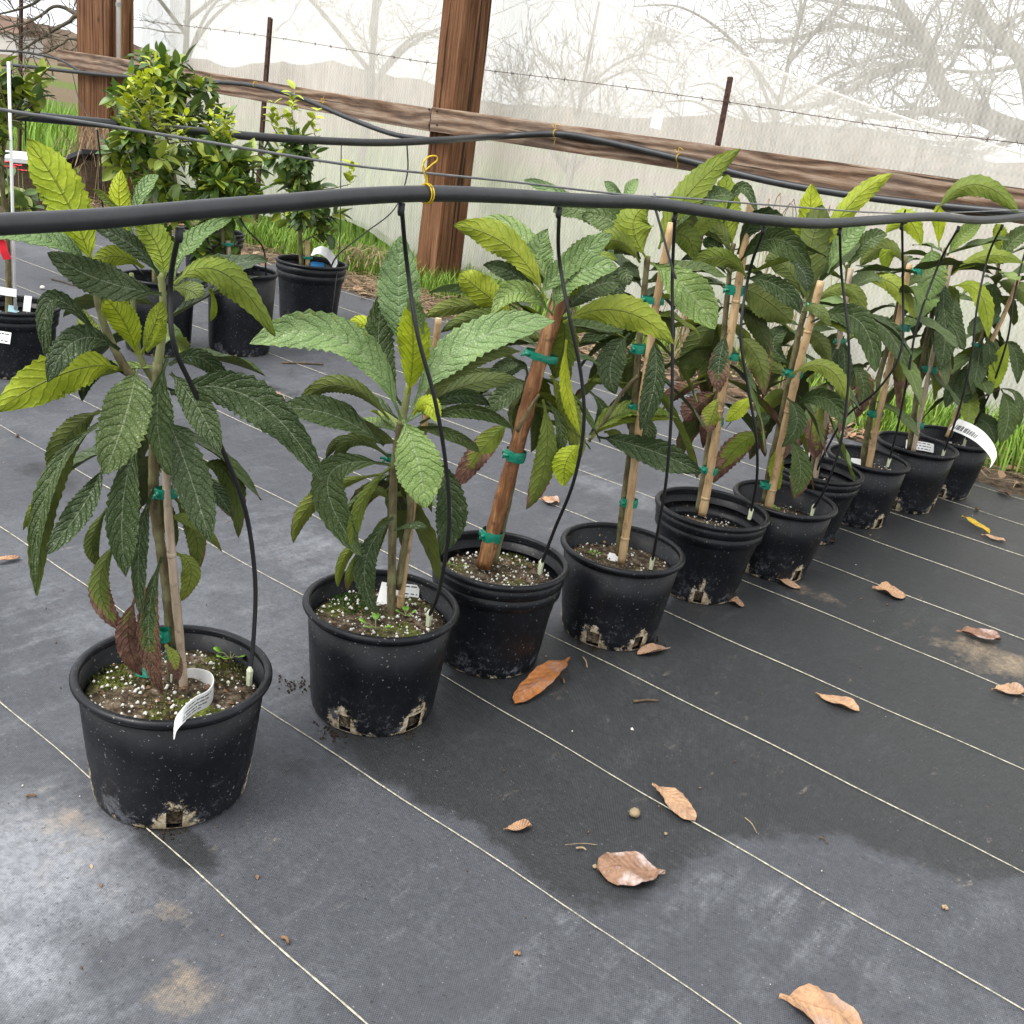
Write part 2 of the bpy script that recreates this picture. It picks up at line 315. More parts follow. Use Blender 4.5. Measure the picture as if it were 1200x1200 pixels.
def mk_net(name, op):
    k = NM(name, .8, .1); k.t.nodes.remove(k.b); g = k.coord('Object'); s = k.sep(g)
    n = k.noise(k.mapping(g, (1, 1, .16)), 26, 4, .65, .3); n2 = k.noise(g, 1.3, 4)
    fine = k.math('SINE', k.math('ADD', k.math('MULTIPLY', s[0], 2*math.pi/.022), k.math('MULTIPLY', k.noise(g, 2.5, 2), 26)))
    fine2 = k.math('SINE', k.math('ADD', k.math('MULTIPLY', s[2], 2*math.pi/.030), k.math('MULTIPLY', k.noise(g, 2, 2), 14)))
    o = k.math('ADD', k.math('ADD', op, k.rng(n, .3, .7, -.10, .10)), k.rng(n2, .3, .7, -.09, .09))
    o = k.math('ADD', o, k.math('MULTIPLY', k.math('MULTIPLY', fine, fine2), .055)); o = k.math('ADD', o, k.math('MULTIPLY', fine, .04), None, True)
    d = k.n('BsdfDiffuse'); d.inputs[0].default_value = (.84, .80, .755, 1); t = k.n('BsdfTranslucent'); t.inputs[0].default_value = (.84, .795, .74, 1)
    m1 = k.n('MixShader'); m1.inputs[0].default_value = .5; k.t.links.new(d.outputs[0], m1.inputs[1]); k.t.links.new(t.outputs[0], m1.inputs[2])
    tr = k.n('BsdfTransparent'); m2 = k.n('MixShader'); k.set(m2.inputs[0], o); k.t.links.new(tr.outputs[0], m2.inputs[1]); k.t.links.new(m1.outputs[0], m2.inputs[2]); k.t.links.new(m2.outputs[0], k.out.inputs[0])
    return k.m
M['net'] = mk_net('insect_net', .49); M['net2'] = mk_net('insect_net_fold', .42)
def mk_ground():
    k = NM('field_ground', .95, .1); g = k.coord('Object'); s = k.sep(g); n = k.noise(g, 6, 6, .65); nb = k.noise(g, .35, 4, .6); nf = k.noise(g, 40, 5, .7)
    dirt = k.ramp(nf, [(.3, (.05, .036, .024)), (.5, (.15, .11, .075)), (.7, (.28, .215, .15))])
    grass = k.ramp(nf, [(.3, (.035, .065, .010)), (.5, (.10, .19, .022)), (.7, (.20, .30, .05))])
    stubble = k.ramp(nf, [(.3, (.09, .066, .040)), (.5, (.18, .135, .085)), (.7, (.28, .22, .15))])
    Y = k.math('ADD', s[1], k.math('MULTIPLY', k.math('SUBTRACT', nb, .5), 6))
    f1 = k.rng(Y, 4.3, 5.2); c = k.mix(f1, dirt, grass)
    f2 = k.rng(Y, 10.5, 12.0); c = k.mix(f2, c, stubble)
    f3 = k.math('MULTIPLY', k.rng(Y, 16, 17), k.rng(Y, 19, 20, 1, 0)); c = k.mix(f3, c, k.mix(.35, grass, stubble))
    f4 = k.math('MULTIPLY', k.rng(Y, 28, 30), k.rng(Y, 36, 40, 1, 0)); c = k.mix(k.math('MULTIPLY', f4, .8), c, k.mix(.3, grass, stubble))
    k.color(c); k.bump(k.math('ADD', n, nf), 1, .05); M['ground'] = k.m
mk_ground()
def mk_blade(name, a, b, c):
    k = NM(name, .6, .3); lc = k.sep(k.attr('lc')['Color'], True); k.color(k.ramp(lc[0], [(0, a), (.6, b), (1, c)])); return k.m
M['grass'] = mk_blade('grass_blade', (.07, .14, .014), (.18, .31, .03), (.36, .36, .12))
M['litter'] = mk_blade('leaf_litter', (.10, .055, .035), (.26, .15, .085), (.40, .29, .18))
def mk_citrus():
    k = NM('citrus_leaf', .38, .5); r = k.objrand(); lc = k.sep(k.attr('lc')['Color'], True); n = k.noise(k.coord('Object'), 60, 3)
    c = k.ramp(r, [(0, (.055, .105, .026)), (.6, (.115, .195, .038)), (1, (.19, .27, .06))]); c = k.mix(lc[0], c, k.ramp(r, [(0, (.36, .43, .032)), (1, (.54, .57, .045))]))
    uv = k.sep(k.coord('UV')); av = k.math('ABSOLUTE', k.math('SUBTRACT', k.math('MULTIPLY', uv[1], 2), 1)); c = k.mix(k.rng(av, 0, .12, .45, 0), c, k.mix(.5, c, (.3, .36, .1)))
    k.color(c); k.bump(n, .3, .002)
    tr = k.n('BsdfTranslucent'); k.set(tr.inputs[0], k.mix(1, c, (1.6, 1.7, .6), 'MULTIPLY')); ms = k.n('MixShader'); ms.inputs[0].default_value = .2; k.t.links.new(k.b.outputs[0], ms.inputs[1]); k.t.links.new(tr.outputs[0], ms.inputs[2]); k.t.links.new(ms.outputs[0], k.out.inputs[0])
    return k.m
M['citrus'] = mk_citrus()
M['bare'] = m_simple('lichen_bark', (.105, .090, .064), .95, .1, .45, 12)
M['brush'] = m_simple('far_brush', (.105, .078, .056), .95, .1, .5, .7)
M['barn_wall'] = m_simple('barn_wall', (.55, .53, .50), .9, .1, .1, .5)
M['barn_roof'] = m_simple('barn_roof', (.17, .115, .09), .9, .1, .25, .5)
M['board'] = m_simple('white_board', (.72, .72, .70), .6, .3, .06)

# ================================================================== SETTING
def grid_sheet(name, x0, x1, y0, y1, nx, ny, z, mat, zf=None):
    b = MB(); vs = []; fs = []
    for j in range(ny+1):
        for i in range(nx+1):
            x = x0+(x1-x0)*i/nx; y = y0+(y1-y0)*j/ny; vs.append((x, y, z+(zf(x, y) if zf else 0)))
    for j in range(ny):
        for i in range(nx): a = j*(nx+1)+i; fs.append((a, a+1, a+nx+2, a+nx+1))
    b.add(vs, fs); return b.build(name, mat)
ground = tag(grid_sheet('ground', -420, 420, -60, 760, 4, 4, -.004, M['ground']), kind='structure')
MAT_Y1 = 3.82
def mat_edge(x): return MAT_Y1+.05*math.sin(x*2.1)+.03*math.sin(x*5.3+1)
STAIN = {0: [(40, 1010, .17, .11, 1.15), (10, 1130, .14, .07, 1.0), (150, 905, .10, .05, .5), (110, 985, .08, .03, .8), (100, 740, .45, .12, .32), (370, 650, .42, .16, .42), (250, 690, .3, .1, .3), (720, 575, .35, .12, .4), (930, 1110, .32, .16, .22), (600, 1120, .25, .12, .15), (720, 1160, .3, .12, .15), (1160, 690, .2, .2, .12), (300, 840, .1, .1, .3), (500, 560, .6, .3, .12)],
         1: [(350, 905, .10, .08, .45), (200, 985, .13, .05, .8), (432, 872, .13, .04, .8), (480, 850, .1, .1, .6), (560, 470, .8, .3, .5), (330, 470, .8, .3, .45), (60, 560, .3, .12, .5)],
         2: [(215, 1165, .055, .035, 1.0), (215, 1085, .07, .03, .5), (80, 970, .10, .05, .6), (95, 1040, .08, .03, .45), (1165, 775, .16, .11, .8), (1080, 735, .10, .04, .45), (960, 700, .2, .05, .4), (985, 1120, .06, .03, .2), (0, 520, .12, .05, .4)]}
DRY_EDGE = [G(x, y) for x, y in ((480, 850), (520, 790), (640, 745), (760, 720), (880, 640), (1000, 590), (1200, 550), (1700, 600), (2000, 1250), (1200, 1025), (1130, 1040), (1060, 1010), (1000, 985), (900, 978), (830, 1000), (775, 1040), (720, 1075), (650, 1055), (600, 1008), (550, 965), (480, 935), (380, 880))]
def in_poly(x, y, P):
    c = False; dmin = 9
    for a, b_ in zip(P, P[1:]+P[:1]):
        if (a.y > y) != (b_.y > y) and x < (b_.x-a.x)*(y-a.y)/(b_.y-a.y)+a.x: c = not c
        dx, dy = b_.x-a.x, b_.y-a.y; t = max(0, min(1, ((x-a.x)*dx+(y-a.y)*dy)/(dx*dx+dy*dy))); dmin = min(dmin, math.hypot(x-a.x-t*dx, y-a.y-t*dy))
    return dmin if c else -dmin
STP = {c: [(G(px, py).x, G(px, py).y, rx, ry, amt) for px, py, rx, ry, amt in l] for c, l in STAIN.items()}
def stain(x, y):
    out = []
    for c in range(3):
        v = 0
        for bx, by, rx, ry, amt in STP[c]:
            d = math.hypot((x-bx)/rx, (y-by)/ry)
            if d < 1.5: v = max(v, amt*min(1, max(0, (1.5-d)/1.2))**1.3)
        out.append(v)
    out[1] = max(out[1], min(1, max(0, .47+in_poly(x, y, DRY_EDGE)/.16)))
    return (*out, 1)
bm_ = MB(); vs = []; fs = []; cols = []; xs = [-9, -6, -5]+[-4.5+.045*i for i in range(145)]+[2.5, 4, 7]; NYM = 96
for x in xs:
    e = mat_edge(x)
    for j in range(NYM+1):
        y = -1.5+(1.6*j/6 if j <= 6 else 1.6+(e-.1)*(j-6)/(NYM-6)) if j < NYM else e
        vs.append((x, y, .004)); cols.append(stain(x, y))
    vs.append((x, e+.004, -.004)); cols.append((0, 0, 0, 1))
NR = NYM+2
for i in range(len(xs)-1):
    for j in range(NR-1): a = i*NR+j; fs.append((a, a+NR, a+NR+1, a+1))
bm_.add(vs, fs); bm_.col = cols; fabric = tag(bm_.build('weed_mat', M['fabric'], smooth=False), 'black woven weed mat with pale stripe threads', None, None, 'structure')
for k in range(-3, 11):                                      # stripe threads, 30 cm apart
    y0 = .6548+.3053*k
    if y0 > MAT_Y1-.08: continue
    ph = k*1.7; b = MB(); n = 520; vs = []; fs = []
    for i in range(n+1):
        x = -8.5+15*i/n
        y = y0+.006*math.sin(x*1.3+ph)+.004*math.sin(x*4.1+ph*2)+.0012*math.sin(x*19+ph)
        hw = .00095*(1+.30*(-1)**i)+.0003*math.sin(x*7+ph)
        if rnd.random() < .012: hw = .0002
        vs += [(x, y-hw, .0062), (x, y, .0076), (x, y+hw, .0062)]
    for i in range(n): a = 3*i; fs += [(a, a+3, a+4, a+1), (a+1, a+4, a+5, a+2)]
    b.add(vs, fs); b.build('stripe_thread', M['thread'], fabric)

# ------------------------------------------------------------------ fence: posts, rails, stakes, wire, net
RAIL_Y = 4.36
def post(name, x0, x1, y0, y1, z1, label, lean=0.0):
    b = bmesh.new(); n = 10
    rows = []; cx, cy = (x0+x1)/2, (y0+y1)/2
    rr = random.Random(name+str(x0)); ch = .012
    pts = [(x0+ch, y0), (x1-ch, y0), (x1, y0+ch), (x1, y1-ch), (x1-ch, y1), (x0+ch, y1), (x0, y1-ch), (x0, y0+ch)]
    for j in range(n+1):
        z = -.004+(z1+.004)*j/n; rows.append([b.verts.new((px-cx+rr.uniform(-.003, .003), py-cy+rr.uniform(-.003, .003), z)) for px, py in pts])
    for j in range(n):
        for i in range(8): b.faces.new((rows[j][i], rows[j][(i+1) % 8], rows[j+1][(i+1) % 8], rows[j+1][i]))
    b.faces.new(rows[-1]); b.faces.new(rows[0][::-1]); m = bpy.data.meshes.new(name); b.to_mesh(m); b.free(); m.materials.append(M['post'])
    o = bpy.data.objects.new(name, m); o.location = (cx, cy, 0); C.objects.link(o); return tag(o, label, 'post')
pa = atY(484, 335, 4.40); pb = atY(546, 337, 4.40)
post('fence_post', pa.x, pa.x+.172, 4.40, 4.62, 2.6, 'thick brown timber post behind the bend of the front hose')
pc = atY(90, 110, 4.40); pd = atY(126, 110, 4.40)
post('fence_post', pc.x, pd.x, 4.40, 4.52, 2.6, 'reddish timber post at far left with dry weeds at its foot')
pe = atY(144, 60, 4.44)
post('fence_post', pd.x+.004, pe.x, 4.44, 4.53, 2.6, 'narrow timber post joined to the far left post beside a white pipe')
b = MB(); pz = atY(139, 72, 4.385); b.tube([(pz.x, 4.385, pz.z+.012), (pz.x, 4.385, 2.5)], .014, 10); tag(b.build('conduit_pipe', M['pvc']), 'thin white vertical pipe fixed to the far left post', 'pipe')
b = MB(); pz = atY(138, 5, 4.37); b.box((pz.x, 4.376, pz.z), (.035, 0, 0), (0, .004, 0), (0, 0, .012)); 
tag(b.build('pipe_clamp', M['wire'], smooth=False), 'small metal clamp holding the white pipe to the post', 'clamp')
def board(x0, z0, x1, z1, h, y, label):
    b = MB(); vs = []; fs = []; n = 24; rr = random.Random(label)
    prof = [(-.018, -.5), (-.019, -.46), (-.019, .46), (-.016, .5), (.019, .5), (.019, -.5)]
    for i in range(n+1):
        t = i/n; x = x0+(x1-x0)*t; z = z0+(z1-z0)*t+.004*math.sin(t*5)
        for (dy, dz) in prof: vs.append((x-x0, dy+rr.uniform(-.001, .001), z-z0+dz*h+rr.uniform(-.0015, .0015)))
    for i in range(n):
        for k in range(6): fs.append((i*6+k, i*6+(k+1) % 6, (i+1)*6+(k+1) % 6, (i+1)*6+k))
    fs.append(tuple(range(5, -1, -1))); fs.append(tuple(n*6+k for k in range(6)))
    b.add(vs, fs); o = b.build('fence_rail', M['rail'], smooth=False); o.location = (x0, y, z0); return tag(o, label, 'rail')
q0 = atY(70, 75, RAIL_Y); q1 = atY(507, 140, RAIL_Y); q2 = atY(1200, 239, RAIL_Y)
H_R = (atY(400, 112, RAIL_Y)-atY(400, 138, RAIL_Y)).length*.97
zz = [(atY(x, y, RAIL_Y).z+atY(x, y2, RAIL_Y).z)/2 for x, y, y2 in ((140, 69, 88), (507, 127, 153), (1170, 223, 246))]
board(q0.x, zz[0], q1.x-.003, zz[1], H_R, RAIL_Y, 'grey weathered fence rail from far left post to middle post')
xr = 1.2; board(q1.x+.003, zz[1], xr, zz[2]+(zz[2]-zz[1])*.2, H_R*1.05, RAIL_Y, 'brown knotty fence rail running right from the middle post')
for (px, py) in ((503, 128), (503, 146), (512, 130), (512, 146)):
    p = atY(px, py, RAIL_Y-.021); b = MB(); b.tube([p+Vector((0, .004, 0)), p+Vector((0, -.003, 0))], .006, 8); tag(b.build('nail', M['rust']), 'rusty nail in the rail joint on the middle post', 'nail', 'nails in the rail joint')
def stake(px, py, qx, qy, label, Y=4.72, w=.016):
    a = atY(px, py, Y); c = atY(qx, qy, Y); d = (a-c)/(a.z-c.z); base = c+d*(0-c.z); root = empty('steel_stake', (base.x, base.y, 0)); tag(root, label, 'stake')
    H = a.z; b = MB(); dv = Vector((d.x, d.y, 1))
    b.box(dv*(H/2), (w, 0, 0), (0, .0025, 0), dv*(H/2)); b.build('flange', M['rust'], root, False)
    b = MB(); b.box(dv*(H/2-.003)+Vector((0, .0145, 0)), (.0025, 0, 0), (0, .0115, 0), dv*(H/2-.003)); b.build('web', M['rust'], root, False)
    for i in range(7):
        b = MB(); zc = H-.08-.11*i; b.box(dv*zc+Vector((0, -.0055, 0)), (.004, 0, 0), (0, .003, 0), (0, 0, .008)); b.build('stud', M['rust'], root, False)
stake(316, 20, 301, 225, 'rusty steel stake behind the yellow-tipped citrus tree', 4.70)
stake(856, 90, 826, 250, 'rusty steel stake rising beside the upright leaf right of centre', 4.70, .014)
stake(24, -30, 22, 165, 'rusty steel stake in front of the field at far left', 4.75)
def wire_line(name, pts, r, mat, label, cat, barbs=False, seg=6):
    b = MB(); P = spline(pts, 10); b.tube(P, r, seg); o = b.build(name, mat); tag(o, label, cat)
    if barbs:
        L = 0
        for i in range(1, len(P)):
            L += (P[i]-P[i-1]).length
            if L > .11:
                L = 0; k = MB()
                for s in range(3):
                    d = Vector((rnd.uniform(-.3, .3), rnd.uniform(-1, 1), rnd.uniform(-1, 1))).normalized()*.013; k.tube([P[i]-d, P[i]+d], .0011, 4)
                k.build('barb', mat, o)
wire_line('barbed_wire', [atY(x, y, 4.69) for x, y in ((150, 22), (316, 43), (500, 73), (700, 98), (855, 120), (1050, 150), (1230, 172))], .0018, M['rust'], 'rusty barbed wire strung between the stakes above the rail', 'wire', True)

def net_sheet(name, x0, x1, ztop, zbot, y, mat, label, seed, nx=150, nz=44):
    rr = random.Random(seed); ph = [rr.uniform(0, 6) for _ in range(8)]; b = MB(); vs = []; fs = []
    for j in range(nz+1):
        t = j/nz
        for i in range(nx+1):
            x = x0+(x1-x0)*i/nx; zb = zbot(x); zt = ztop(x); z = zb+(zt-zb)*t
            sag = .022*math.sin(x*2.7+ph[0]+z*1.4)+.014*math.sin(x*6.1-z*3+ph[1])+.013*math.sin(x*13+z*6+ph[2]+1.5*math.sin(z*3+x))+.008*math.sin(x*29-z*11+ph[3]+2*math.sin(x*2.3))
            sag += .05*max(0, 1-z/.35)*math.sin(x*4.4+ph[4])*.6
            vs.append((x, y+sag*(1 if z < 2.2 else .6), z))
    for j in range(nz):
        for i in range(nx): a = j*(nx+1)+i; fs.append((a, a+1, a+nx+2, a+nx+1))
    b.add(vs, fs); o = b.build(name, mat); return tag(o, label, 'netting')
xn0 = atY(157, 60, 4.78).x
def hem(x):
    h = .012+.012*math.sin(x*3.1)
    xl = atY(395, 280, 4.80).x; h += .16*math.exp(-((x-xl)/.55)**2)+.12*math.exp(-((x-(xl-1.6))/.8)**2); return max(.002, h)
net_sheet('insect_net', xn0, 2.6, lambda x: 2.9, hem, 4.83, M['net'], 'white insect netting hung behind the timber posts and rail', 3)
sa = [atY(x, y, 4.93) for x, y in ((700, 0), (790, 33), (1000, 117), (1200, 182))]
def seam(x):
    if x <= sa[0].x: return sa[0].z+(sa[0].x-x)*.28
    for u, v in zip(sa, sa[1:]):
        if x <= v.x: return u.z+(v.z-u.z)*(x-u.x)/(v.x-u.x)
    return sa[-1].z-.02*(x-sa[-1].x)
net_sheet('insect_net', xn0+.2, 2.5, seam, lambda x: max(.004, hem(x)-.01), 4.95, M['net2'], 'second layer of white netting with a slanting top hem at right', 9)
b = MB(); b.tube(spline([Vector((x, 4.935+.01*math.sin(x*5), seam(x)-.004)) for x in np.linspace(xn0+.3, 2.4, 26)], 4), .006, 6)
tag(b.build('net_hem_cord', m_simple('hem_cord', (.72, .70, .66), .8, .2, .1)), 'white hem cord along the slanting edge of netting at upper right', 'cord')
pp = atY(770, 140, 4.70); b = MB(); b.add([pp+Vector((dx, .002*s_, dz)) for s_ in (0, 1) for dx, dz in ((-.035, -.04), (.03, -.045), (.035, .035), (.0, .052), (-.025, .045))], [(0, 1, 2, 3, 4), (9, 8, 7, 6, 5)]+[(i, 5+i, 5+(i+1) % 5, (i+1) % 5) for i in range(5)])
tag(b.build('net_patch', M['tag'], smooth=False), 'small white patch stuck on the netting above the rail', 'patch')

# ------------------------------------------------------------------ background: bare trees, brush line, barn
def bare_tree(name, limbs, label, seed, twig_len=.9, twigs=9, depth=3, rmin=.003, up=.15):
    rr = random.Random(seed); allp = [p for l in limbs for p in l[0]]
    root_p = min(limbs[0][0], key=lambda p: p.z); root = empty(name, (root_p.x, root_p.y, 0)); tag(root, label, 'tree', 'bare trees beyond the netting')
    off = Vector((root_p.x, root_p.y, 0)); tm = MB(); bmn = MB()
    def grow(p, d, L, r, lev):
        n = 5; pts = [p]; q = p
        for i in range(n):
            d = (d+Vector((rr.gauss(0, .22), rr.gauss(0, .22), rr.gauss(0, .2)+up*.25))).normalized(); q = q+d*(L/n); pts.append(q)
        bmn.tube([x-off for x in pts], lerpl([r, max(rmin, r*.35)], n+1), 4 if lev > 1 else 5, False)
        if lev < depth:
            for i in range(rr.randint(3, 5)):
                k = rr.randint(1, n); a = pts[k]; dd = (d+Vector((rr.gauss(0, .75), rr.gauss(0, .75), rr.gauss(0, .6)))).normalized(); grow(a, dd, L*rr.uniform(.4, .7), max(rmin, r*.5), lev+1)
    for li, (pts, r0, r1) in enumerate(limbs):
        P = spline(pts, 6); n = len(P); (tm if li == 0 else bmn).tube([x-off for x in P], lerpl([r0, r1], n), 9)
        for _ in range(twigs if li else twigs//2):
            k = rr.randint(n//4 if li == 0 else 2, n-2); t = (P[k+1]-P[k-1]).normalized(); d = (t*.5+Vector((rr.gauss(0, .7), rr.gauss(0, .7), rr.gauss(0, .6)+up))).normalized()
            grow(P[k], d, twig_len*rr.uniform(.5, 1.2), max(rmin, (r0+(r1-r0)*k/n)*.32), 1)
    tm.build('trunk', M['bare'], root); bmn.build('branches', M['bare'], root)
D = 9.0
def lim(pts, r0, r1, dd=D, sl=0.0): return ([atD(x, y, dd+sl*i) for i, (x, y) in enumerate(pts)], r0, r1)
tr_base = G(1330, 395); tr_base = Vector((tr_base.x, tr_base.y, 0))
trunk_top = atD(1215, 165, D)
_tb = atD(1290, 300, D); tbase = Vector((_tb.x+.25, _tb.y+.1, -.004))
bare_tree('bare_tree', [([tbase, _tb, atD(1245, 220, D), trunk_top, atD(1170, 145, D), atD(1130, 125, D)], .13, .075),
    lim([(1130, 125), (1105, 105), (1092, 75), (1085, 50), (1068, 25), (1045, -10), (1030, -50)], .075, .04),
    lim([(1215, 165), (1200, 75), (1165, 40), (1140, 0), (1120, -40)], .07, .045),
    lim([(1095, 70), (1040, 82), (990, 108), (940, 125), (885, 122)], .035, .012, D, -.1), lim([(1092, 60), (1040, 40), (985, 30), (930, 45), (880, 50)], .032, .01, D, .15),
    lim([(1130, 125), (1075, 132), (1035, 138), (990, 130)], .04, .012, D, -.15), lim([(1170, 145), (1150, 165), (1105, 168), (1060, 160)], .03, .01, D, .1),
    lim([(1085, 50), (1045, 15), (990, 5), (930, -5)], .026, .01, D, .1), lim([(1165, 40), (1190, 20), (1215, 5)], .03, .01), lim([(1200, 75), (1150, 85), (1100, 80)], .025, .01)],
    'large bare tree with thick lichen-grey limbs behind the netting at upper right', 5, 1.0, 11, 3, .0035)
def pole_tree(px, py, dep, h, label, seed, spread=.55, nl=7, r=.06, **kw):
    p = atD(px, py, dep); p = Vector((p.x, p.y, -.004)); rr = random.Random(seed); limbs = [([p, p+Vector((.05, 0, h*.25)), p+Vector((-.05, .1, h*.5)), p+Vector((.1, 0, h))], r, r*.3)]
    for i in range(nl):
        a = rr.uniform(0, 6.28); z = h*rr.uniform(.18, .6); q = p+Vector((0, 0, z)); d = Vector((math.cos(a), math.sin(a), 0)); L = h*spread*rr.uniform(.6, 1.1)
        limbs.append(([q, q+d*L*.35+Vector((0, 0, L*.3)), q+d*L*.7+Vector((0, 0, L*.45)), q+d*L+Vector((0, 0, L*.42))], r*.5, r*.12))
    bare_tree('bare_tree', limbs, label, seed, **kw)
pole_tree(675, 140, 10.5, 2.6, 'slender many-twigged bare tree behind netting right of the middle post', 21, .35, 9, .035, twig_len=.7, twigs=6, up=.6)
pole_tree(430, 110, 14, 4.0, 'bare tree with arching branches behind netting left of the middle post', 22, .75, 9, .07, twig_len=1.1, twigs=6)
pole_tree(905, 160, 12, 3.4, 'bare tree with fine twigs behind netting above the rail stake', 23, .6, 9, .05, twig_len=.9, twigs=6)
pole_tree(215, 70, 17, 4.2, 'far bare tree behind netting beside the far left post', 24, .6, 8, .07, twig_len=1.0, twigs=5)
_lb = atD(150, 90, 8.0); lbase = Vector((_lb.x, _lb.y, -.004))
bare_tree('bare_tree', [([lbase, _lb, atD(135, 40, 8), atD(110, -10, 8)], .08, .05),
    lim([(135, 60), (95, 20), (80, 26), (62, 36), (45, 46), (28, 57), (15, 62)], .019, .006, 8), lim([(130, 30), (92, 18), (75, 9), (62, 8), (48, 18), (30, 27), (12, 31), (-10, 38)], .017, .006, 8),
    lim([(120, 10), (70, -15), (40, 4), (14, 13), (-10, 18)], .016, .006, 8), lim([(140, 75), (88, 46), (72, 52), (58, 60), (45, 63)], .013, .005, 8)],
    'bare tree with curved drooping limbs over the field at far left', 8, .45, 4, 3, .003)
# far brush bank
def ridge(name, y, x0, x1, h, seed, mat, label):
    rr = random.Random(seed); n = 220; b = MB(); vs = []; fs = []
    for i in range(n+1):
        x = x0+(x1-x0)*i/n; hh = h*(.75+.18*math.sin(i*.21+seed)+.05*math.sin(i*.77)+rr.uniform(-.04, .04)); yy = y+2*math.sin(i*.15)
        vs += [(x, yy, -.004), (x, yy+1.2, hh*.7), (x, yy+3, hh), (x, yy+8, -.004)]
    for i in range(n):
        for k in range(3): fs.append((4*i+k, 4*i+4+k, 4*i+5+k, 4*i+1+k))
    b.add(vs, fs); o = b.build(name, mat); return tag(o, label, None, None, 'structure')
ridge('hills', 62, -230, 90, 3.4, 4, M['brush'], 'far brown brushy bank')
pbn = atD(-55, 50, 92); root = empty('barn', (pbn.x, pbn.y, 0)); root.rotation_euler.z = -YAW; tag(root, 'long low brown-roofed barn across the field at far left', 'building')
b = MB(); b.box((0, 0, .9), (7.0, 0, 0), (0, 2.5, 0), (0, 0, .9)); b.build('wall', M['barn_wall'], root, False)
b = MB(); b.add([(-7.3, -2.8, 1.804), (7.3, -2.8, 1.804), (7.3, 0, 3.2), (-7.3, 0, 3.2), (-7.3, 2.8, 1.804), (7.3, 2.8, 1.804)], [(0, 1, 2, 3), (3, 2, 5, 4), (0, 3, 4), (1, 5, 2), (0, 4, 5, 1)]); b.build('roof', M['barn_roof'], root, False)
b = MB(); b.box((1.5, -2.53, .8), (.8, 0, 0), (0, .02, 0), (0, 0, .78)); b.build('door', M['rust'], root, False)
for xx in (-4.2, -1.8, 4.4): b = MB(); b.box((xx, -2.53, 1.1), (.45, 0, 0), (0, .02, 0), (0, 0, .35)); b.build('window', M['ink'], root, False)

# ------------------------------------------------------------------ grass, straw, litter (uncountable)
def blades(name, spots, mat, label, seed, hmin, hmax, w, lean=.5, tone=(0, 1)):
    rr = random.Random(seed); b = MB()
    for (x, y) in spots:
        h = rr.uniform(hmin, hmax); a = rr.uniform(0, 6.28); d = Vector((math.cos(a), math.sin(a), 0)); s = Vector((-d.y, d.x, 0))*w*rr.uniform(.6, 1.3); l = rr.uniform(.1, lean)*h
        p = Vector((x, y, -.003)); m = p+Vector((0, 0, h*.6))+d*l*.4; t = p+Vector((0, 0, h))+d*l; c = (rr.uniform(*tone), 0, 0, 1)
        b.add([p-s, p+s, m+s*.7, m-s*.7, t], [(0, 1, 2, 3), (3, 2, 4)], 0, c)
    return tag(b.build(name, mat), label, None, None, 'stuff')
def strip(n, x0, x1, y0, y1, seed, clump=.0):
    rr = random.Random(seed); out = []
    cs = [(rr.uniform(x0, x1), rr.uniform(y0, y1)) for _ in range(max(1, n//60))]
    for _ in range(n):
        if rr.random() < clump: c = rr.choice(cs); out.append((c[0]+rr.gauss(0, .07), min(y1+.1, max(y0-.05, c[1]+rr.gauss(0, .05)))))
        else: out.append((rr.uniform(x0, x1), rr.uniform(y0, y1)))
    return out
sp_ = strip(9000, -1.35, 2.2, 4.02, 4.75, 1, .5)+strip(5200, -5.6, -3.6, 4.15, 4.78, 2, .5)+strip(1500, -3.9, -1.35, 4.3, 4.75, 3, .8)
blades('grass', sp_, M['grass'], 'green grass along the foot of the netting', 11, .05, .16, .0034, .8, (.1, .78))
blades('grass', strip(9000, -16, -6.2, 5.0, 13.5, 5, .2), M['grass'], 'bright green grass in the field at far left', 12, .12, .34, .008, .7, (.3, .75))
blades('grass', strip(6000, -6.2, 2.5, 5.05, 9.0, 6, .3), M['grass'], 'green grass seen dimly behind the netting', 13, .10, .30, .008, .7, (.2, .8))
def straw(n, x0, x1, y0, y1, seed, label, zmax=.03, l0=.04, l1=.18):
    rr = random.Random(seed); b = MB()
    for _ in range(n):
        p = Vector((rr.uniform(x0, x1), rr.uniform(y0, y1), rr.uniform(.002, zmax))); a = rr.uniform(0, 6.28); L = rr.uniform(l0, l1); d = Vector((math.cos(a), math.sin(a), rr.gauss(0, .12)))*L; q = p+d; q.z = max(.003, q.z)
        m = (p+q)/2+Vector((rr.gauss(0, .01), rr.gauss(0, .01), rr.uniform(0, .012))); b.tube([p, m, q], rr.uniform(.0009, .0022), 3, False)
    return tag(b.build('straw', M['straw'], smooth=False), label, None, None, 'stuff')
straw(900, -4.4, -2.6, 3.72, 4.25, 1, 'dry straw at the mat edge left of the middle post')
straw(450, -2.6, 2.0, 3.80, 4.3, 2, 'dry straw along the mat edge at right')
straw(450, -7.6, -4.6, 3.6, 4.3, 3, 'dry straw beneath the citrus trees')
